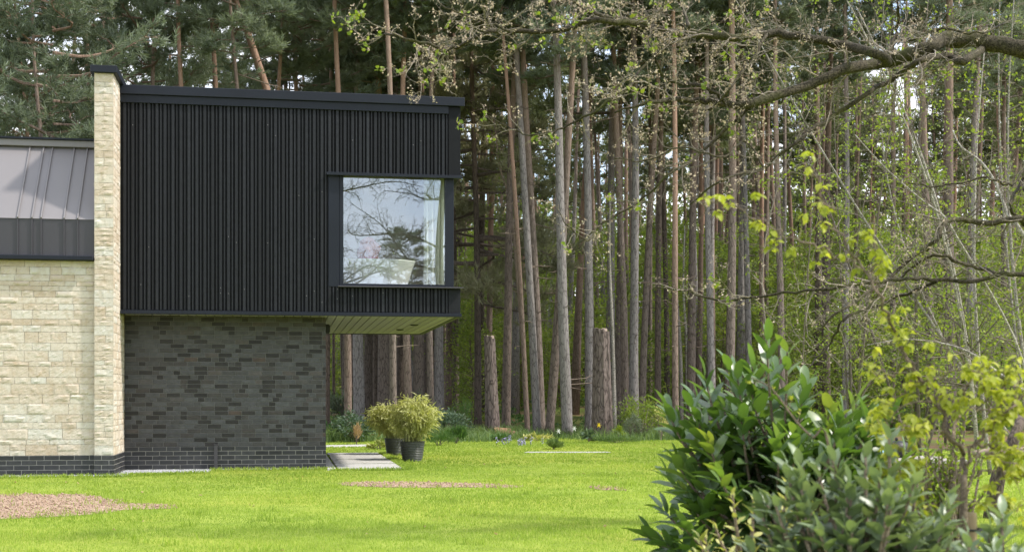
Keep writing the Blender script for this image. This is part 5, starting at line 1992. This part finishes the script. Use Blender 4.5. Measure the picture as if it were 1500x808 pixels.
# pale leaning poles in the thicket
for pts, w_, Y, lab in (
    ([(1500, 573), (1460, 544), (1424, 518), (1382, 503), (1325, 497), (1270, 505)], 6, 15.5, 'pale bare bough arching over the yellow-green sapling'),
    ([(1400, 345), (1384, 318), (1352, 294), (1297, 246), (1252, 197)], 4, 17.5, 'long pale straight bough sloping above the lower oak limb'),
    ([(1500, 346), (1477, 315), (1463, 277), (1439, 239), (1408, 215), (1395, 190)], 8, 16.5, 'white forked birch bough at the right edge'),
):
    P = np.array([at(px, py, Y + 0.15 * i_) for i_, (px, py) in enumerate(pts)])
    # each bough springs from the ground outside or behind the thicket
    foot = A(P[0][0] + 1.4, P[0][1] + 0.5, 0)
    mid = A(P[0][0] + 1.0, P[0][1] + 0.4, P[0][2] * 0.55)
    Q = smooth_path(np.vstack([foot, mid, P]), 34) - foot
    t = thing('leaning_tree', foot, lab, 'leaning tree')
    g = G()
    r = np.linspace(w_ * 1.15, 1.6, 34) / 2 / F * Y
    g.tube(Q, r, 7, wob=0.05)
    g.build('trunk', MT['bark_pale'], t, smooth=True)
    gt, tt = G(), []
    twigs(gt, tt, Q[10:], r[10:], 3, 0.22, 0.8, up=0.1)
    gt.build('twigs', MT['bark_twig'], t)
    q = np.array([a[0] for a in tt])
    q = q[rng.random(len(q)) < 0.35]
    gl = G()
    gl.scatter(RV, RF3, None, frames(rdir(len(q)), rng.uniform(0, 6, len(q)), rng.uniform(0.025, 0.05, len(q))), q)
    gl.build('foliage', MT['lime'], t)

# ------------------------------------------------------------------ cherry laurel
LAV, LAF = bigleaf(7, 0.19, 0.2, 0.09, 0.008, blunt=True)


def laurel(px, Y, wpx, top_z, label, mat, shoots, lsize, per, TV, TFq, name, cat, stem='bark_sapling', wide=1.0, inner=500, mind=0.0, whorl=0.55, low=0.05):
    X = (px - CX) / F * Y
    W = wpx / 2 / F * Y
    t = thing(name, (X, Y, 0), label, cat)
    gs, gl = G(), G()
    for s in range(shoots):
        u = rng.uniform(low, 1.0)
        el = math.asin(min(1, u)) if s % 3 else rng.uniform(0.5, 1.5)
        az = rng.uniform(0, 6.28)
        sc_ = rng.uniform(0.66, 1.08)
        # rounded dome, widest a little below the middle
        e = A(math.cos(az) * math.cos(el) ** 0.7 * W * sc_, math.sin(az) * math.cos(el) ** 0.7 * W * wide * sc_, top_z * (0.12 + 0.88 * math.sin(el) * sc_))
        b = A(rng.normal(0, 0.08), rng.normal(0, 0.08), 0)
        out = A(e[0], e[1], 0)
        c1 = b + out * 0.25 + A(0, 0, e[2] * 0.5)
        c2 = b * 0.2 + out * 0.8 + A(0, 0, e[2] * 0.82)
        P = smooth_path([b, c1, c2, e], 14)
        gs.tube(P, np.linspace(0.014, 0.004, 14), 5)
        T = P[-1] - P[-4]
        T /= np.linalg.norm(T)
        # leaves spiral along the last part of the shoot
        m = per
        tt = 1 - np.linspace(0, whorl, m) ** 1.0
        ii = np.clip(tt * 13, 0, 12.999)
        k = ii.astype(int)
        q = P[k] + (P[k + 1] - P[k]) * (ii - k)[:, None]
        an = np.arange(m) * 2.3 + rng.uniform(0, 6)
        p1 = perp(T)
        p2 = np.cross(T, p1)
        opn = np.linspace(0.35, 1.25, m)
        D = np.cos(opn)[:, None] * T + np.sin(opn)[:, None] * (np.cos(an)[:, None] * p1 + np.sin(an)[:, None] * p2) + A(0, 0, 0.12) + rng.normal(0, 0.1, (m, 3))
        sz = lsize * np.clip(0.72 + 0.5 * np.linspace(0, 1, m), 0, 1.08) * rng.uniform(0.8, 1.12, m)
        base_r = rng.random() * 0.5
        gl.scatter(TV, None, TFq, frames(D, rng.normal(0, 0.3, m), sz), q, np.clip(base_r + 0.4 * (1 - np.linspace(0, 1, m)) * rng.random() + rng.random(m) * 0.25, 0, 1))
    if inner:
        d = rdir(inner)
        d[:, 2] = np.abs(d[:, 2])
        q = d * A(W, W * wide, top_z * 0.85) * rng.uniform(0.35, 0.85, inner)[:, None]
        q[:, 2] += 0.06 * top_z
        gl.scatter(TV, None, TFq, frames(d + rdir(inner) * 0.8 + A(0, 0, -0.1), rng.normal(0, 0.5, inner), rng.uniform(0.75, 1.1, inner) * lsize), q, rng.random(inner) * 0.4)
    gs.build('stems', MT[stem], t)
    gl.build('foliage', MT[mat], t, smooth=True)
    return t


laurel(1140, 7.2, 395, 1.50, 'large glossy dark green cherry laurel bush with long leaves', 'laurel', 115, 0.185, 13, LAV, LAF, 'laurel_bush', 'laurel', wide=0.9, inner=330)
# two tall laurel shoots that overtop the bush on its left and right
EV, EF = bigleaf(6, 0.21, 0.3, 0.12, 0.03)
laurel(1262, 4.7, 380, 1.04, 'grey-green leathery-leaved shrub in the foreground, right of the laurel', 'elae', 120, 0.112, 14, EV, EF, 'evergreen_shrub', 'shrub', wide=0.6, inner=420)
laurel(1462, 4.3, 150, 0.92, 'dark-leaved shrub cropped by the bottom right corner', 'elae', 34, 0.10, 12, EV, EF, 'evergreen_shrub', 'shrub', wide=0.7, inner=140)
laurel(1120, 5.2, 250, 0.86, 'low yellow variegated shrub at the foot of the laurel', 'varieg', 70, 0.062, 13, EV, EF, 'variegated_shrub', 'shrub', wide=0.6, inner=300)
laurel(1372, 8.2, 165, 1.25, 'fresh bright green bush behind the sapling stem', 'lime', 70, 0.055, 18, EV, EF, 'bright_bush', 'shrub', wide=0.8, inner=500)

# ------------------------------------------------------------------ sapling with unfolding yellow-green leaves, tied to a stake
SY = 4.9
SBX = (1412 - CX) / F * SY
sap = thing('sapling', (SBX, SY, 0), 'thin young tree with unfolding yellow-green leaves in the right foreground', 'young tree')
SB = A(SBX, SY, 0)
SL = [
    ([(1412, 700), (1411, 660), (1392, 640), (1370, 590), (1350, 560), (1335, 530), (1310, 490), (1290, 440), (1262, 390), (1235, 350), (1215, 300), (1190, 255), (1180, 238)], 9, 1.5),
    ([(1415, 680), (1425, 650), (1450, 625), (1480, 600), (1500, 580), (1530, 560)], 7, 2),
    ([(1398, 645), (1400, 610), (1408, 580), (1420, 560), (1440, 535)], 6, 2),
    ([(1270, 400), (1235, 380), (1200, 362), (1150, 342), (1110, 322), (1060, 300), (1040, 290)], 4, 1.5),
    ([(1290, 440), (1280, 400), (1290, 370), (1270, 340)], 3, 1.5),
    ([(1408, 690), (1380, 705), (1340, 700), (1310, 690), (1280, 705)], 4, 1.5),
    ([(1420, 700), (1450, 690), (1490, 700), (1530, 690)], 4, 1.5),
    ([(1411, 740), (1440, 735), (1480, 745), (1520, 740)], 3, 1.5),
    ([(1425, 655), (1450, 652), (1480, 660), (1510, 655)], 4, 1.5),
    ([(1335, 530), (1330, 560), (1310, 590), (1290, 600)], 3, 1.5),
    ([(1350, 560), (1390, 545), (1420, 540), (1450, 560)], 3, 1.5),
    ([(1440, 632), (1462, 590), (1470, 560), (1468, 540)], 3, 1.5),
    ([(1392, 640), (1350, 625), (1320, 628), (1290, 640)], 3, 1.5),
    ([(1370, 590), (1340, 590), (1310, 610), (1285, 625)], 3, 1.5),
    ([(1420, 672), (1450, 668), (1480, 676), (1510, 690)], 3, 1.5),
    ([(1452, 622), (1450, 590), (1440, 560), (1450, 535)], 3, 1.5),
    ([(1400, 655), (1360, 665), (1330, 655), (1300, 668)], 3, 1.5),
    ([(1480, 600), (1490, 570), (1485, 545)], 3, 1.5),
    ([(1350, 560), (1330, 545), (1300, 550), (1270, 535)], 3, 1.5),
    ([(1412, 720), (1370, 740), (1330, 738)], 3, 1.5),
    ([(1405, 600), (1440, 600), (1475, 610), (1500, 640)], 3, 1.5),
]
g = G()
g.tube(smooth_path([A(0, 0, -0.03), A(0.005, 0, 0.3), A(-0.002, 0, 0.6), at(1412, 740, SY) - SB, at(1412, 695, SY) - SB], 14), np.linspace(0.019, 0.013, 14), 9, wob=0.03)
g.build('trunk', MT['bark_sapling'], sap, smooth=True)
CV, CF = bigleaf(5, 0.33, 0.45, 0.22, 0.03)
gl = G()
for pts, w0, w1 in SL:
    Q, r = limb(pts, SY, SY + rng.normal(0, 0.12), w0, w1, 0.04, n=len(pts) * 4)
    Q = Q - SB
    g = G()
    g.tube(Q, r, 7, wob=0.04)
    br = g.build('branch', MT['bark_sapling'], sap, smooth=True)
    gt, tt = G(), []
    twigs(gt, tt, Q[3:], r[3:], 1, 0.032, 0.11, up=0.1, minr=0.0012)
    gt.build('twigs', MT['bark_sapling'], br)
    q = np.array([a[0] for a in tt] + [Q[-1]])
    keep = rng.random(len(q)) < np.where(q[:, 2] > 1.35, 0.35, 0.8)
    q = q[keep]
    for c in q:
        m = rng.integers(3, 7)
        a = rng.uniform(0, 6.28) + np.arange(m) * 6.28 / m
        D = np.stack([np.cos(a), np.sin(a), rng.uniform(-0.9, 0.3, m)], -1)
        gl.scatter(CV, None, CF, frames(D, rng.normal(0, 0.4, m), rng.uniform(0.023, 0.040, m)), np.tile(c, (m, 1)) + rng.normal(0, 0.005, (m, 3)), np.clip(rng.random() * 0.6 + rng.random(m) * 0.4, 0, 1))
gl.build('foliage', MT['hazel'], sap, smooth=True)
st = thing('tree_stake', ((1424 - CX) / F * 4.97, 4.97, 0), 'pale round wooden stake beside the sapling stem', 'stake')
g = G()
hs_ = ZC + (HY - 750) / F * 4.97
g.tube([(0, 0, -0.05), (0, 0, hs_ - 0.012), (0, 0, hs_)], [0.018, 0.018, 0.015], 14)
g.build('post', MT['stake'], st, smooth=False)
g = G()
a = np.linspace(0, 6.283, 24)
g.tube(np.stack([-0.014 + 0.036 * np.cos(a), -0.03 + 0.055 * np.sin(a), np.full(24, hs_ - 0.06)], -1), 0.005, 6)
g.build('tie', MT['darkthing'], st)

# reddish shoots of a shrub rose passing in front of the laurel
for pts, Y, lab in (([(1215, 660), (1190, 640), (1165, 615), (1140, 580), (1125, 565), (1100, 552)], 5.2, 'reddish-brown bare shoot crossing the laurel leaves'),):
    P = np.array([at(px, py, Y) for px, py in pts])
    foot = A(P[0][0] + 0.1, Y + 0.05, 0)
    t = thing('bare_shoot', foot, lab, 'shoot')
    Q = smooth_path(np.vstack([foot, P]), 26) - foot
    g = G()
    r = np.linspace(0.006, 0.0018, 26)
    g.tube(Q, r, 6)
    s_ = g.build('stem', MT['bark_sapling'], t)
    gt, tt = G(), []
    twigs(gt, tt, Q[8:], r[8:], 1, 0.06, 0.09, up=0.15, minr=0.001)
    gt.build('twigs', MT['bark_sapling'], t)
    q = np.array([a[0] for a in tt])
    gl = G()
    gl.scatter(CV, None, CF, frames(rdir(len(q)), rng.uniform(0, 6, len(q)), rng.uniform(0.012, 0.022, len(q))), q)
    gl.build('buds', MT['hazel'], t, smooth=True)

# ------------------------------------------------------------------ things half hidden at the right
TY = 10.2
tx = (1326 - CX) / F * TY
tb = thing('garden_table', (tx, TY + 0.2, 0), 'weathered grey wooden garden table behind the yellow-green sapling', 'table', rz=0.08)
ht = ZC + (HY - 672) / F * TY
g = G()
for k in range(5):
    g.bbox((-0.42, -0.36 + k * 0.147, ht - 0.03), (0.42, -0.36 + k * 0.147 + 0.138, ht), 0.004)
g.build('tabletop', MT['greywood'], tb)
for sx in (-1, 1):
    for sy in (-1, 1):
        g = G()
        g.bbox((sx * 0.33 - 0.035, sy * 0.26 - 0.035, 0), (sx * 0.33 + 0.035, sy * 0.26 + 0.035, ht - 0.031), 0.004)
        g.build('leg', MT['greywood'], tb)
g = G()
g.bbox((-0.294, -0.28, ht - 0.10), (0.294, -0.25, ht - 0.032), 0.003)
g.bbox((-0.294, 0.25, ht - 0.10), (0.294, 0.28, ht - 0.032), 0.003)
g.build('apron', MT['greywood'], tb)
t = thing('watering_bowl', (tx - 0.2, TY + 0.1, ht), 'small pale blue bowl standing on the grey garden table', 'bowl')
g = G()
g.lathe([(0, 0.004), (0.03, 0), (0.034, 0.006), (0.06, 0.045), (0.07, 0.075), (0.064, 0.075), (0.052, 0.045), (0.025, 0.014), (0, 0.012)], sides=28)
g.build('bowl', MT['blue'], t, smooth=True)
t = thing('iron_kettle', (tx + 0.02, TY + 0.3, ht), 'dark round pot on the grey garden table beside the blue bowl', 'pot')
g = G()
g.lathe([(0, 0.0), (0.07, 0), (0.10, 0.03), (0.108, 0.07), (0.09, 0.115), (0.05, 0.13), (0.0, 0.135)], sides=28)
g.build('body', MT['darkthing'], t, smooth=True)
g = G()
a = np.linspace(0.15, math.pi - 0.15, 14)
g.tube(np.stack([0.095 * np.cos(a), np.zeros(14), 0.1 + 0.10 * np.sin(a)], -1), 0.006, 6)
g.build('handle', MT['darkthing'], t)
g = G()
g.tube([(0, 0, 0.133), (0, 0, 0.145), (0, 0, 0.158)], [0.008, 0.013, 0.009], 10)
g.build('lid_knob', MT['darkthing'], t)

# fallen trunk propped at the right edge above the shaded grass
LY = 13.5
foot = A((1452 - CX) / F * LY, LY, 0)
t = thing('fallen_trunk', foot, 'dark fallen trunk leaning with a paler bough across it at the right edge', 'fallen tree')
g = G()
P = smooth_path([A(0, 0, -0.03), at(1462, 700, LY) - foot, at(1474, 672, LY) - foot, at(1484, 645, LY) - foot, at(1496, 612, LY + .2) - foot], 14)
g.tube(P, np.linspace(0.085, 0.05, 14), 10, wob=0.05)
g.build('trunk', MT['bark_dark'], t, smooth=True)
g = G()
P = smooth_path([at(1425, 664, LY - 0.1) - foot, at(1450, 661, LY - .1) - foot, at(1475, 663, LY - .1) - foot, at(1520, 660, LY) - foot, at(1600, 668, LY) - foot], 16)
g.tube(P, np.linspace(0.03, 0.05, 16), 9, wob=0.05)
g.build('bough', MT['cut'], t, smooth=True)
# ------------------------------------------------------------------ trees behind the camera, seen in the window's reflection
def backtree(x, y, H, seed, label, spread=2.4, leaf=None):
    t = thing('oak_tree', (x, y, 0), label, 'oak tree')
    gs, gt, tips = G(), G(), []
    T = smooth_path([A(0, 0, 0), A(0.1, 0, H * 0.25), A(-0.2, 0.1, H * 0.5), A(0.1, 0, H * 0.8), A(0.2, 0, H)], 18)
    r = np.linspace(0.3, 0.05, 18)
    gs.tube(T, r, 10)
    for k in range(34):
        i_ = rng.integers(5, 17)
        a = k * 2.4
        l = spread * rng.uniform(1.0, 2.2)
        d = A(math.cos(a), math.sin(a), rng.uniform(0.05, 0.6))
        Q = smooth_path([T[i_], T[i_] + d * l * 0.35 + A(0, 0, rng.normal(0, 0.2)), T[i_] + d * l * 0.7 + rng.normal(0, 0.35, 3), T[i_] + d * l + rng.normal(0, 0.5, 3)], 14)
        rr = np.linspace(r[i_] * 0.28, 0.010, 14)
        gs.tube(Q, rr, 6)
        twigs(gt, tips, Q, rr, 3, 0.24, 1.6, up=0.05, wig=0.28, minr=0.005)
    gs.build('trunk', MT['bark_oak'], t, smooth=True)
    gt.build('twigs', MT['bark_oak'], t)


rng = np.random.default_rng(77)
random.seed(77)
backtree(8.2, -9.5, 14, 1, 'bare oak behind the viewpoint that the window mirrors, nearer one')
backtree(4.2, -15.5, 17, 2, 'bare oak behind the viewpoint that the window mirrors, farther one')
pine(1250, 1, 1, 'bark_brown', 'pine behind the viewpoint, mirrored darkly in the window', H=10.5, z0=7.0, crown='tall_b', group=None, dead=0)
_t = [o for o in COL.objects if o.get('label', '').startswith('pine behind the viewpoint')][0]
_t.location = (12.0, -30.0, 0)
for c_ in _t.children:
    if c_.name.startswith('trunk'):
        c_.scale = (300, 300, 1)
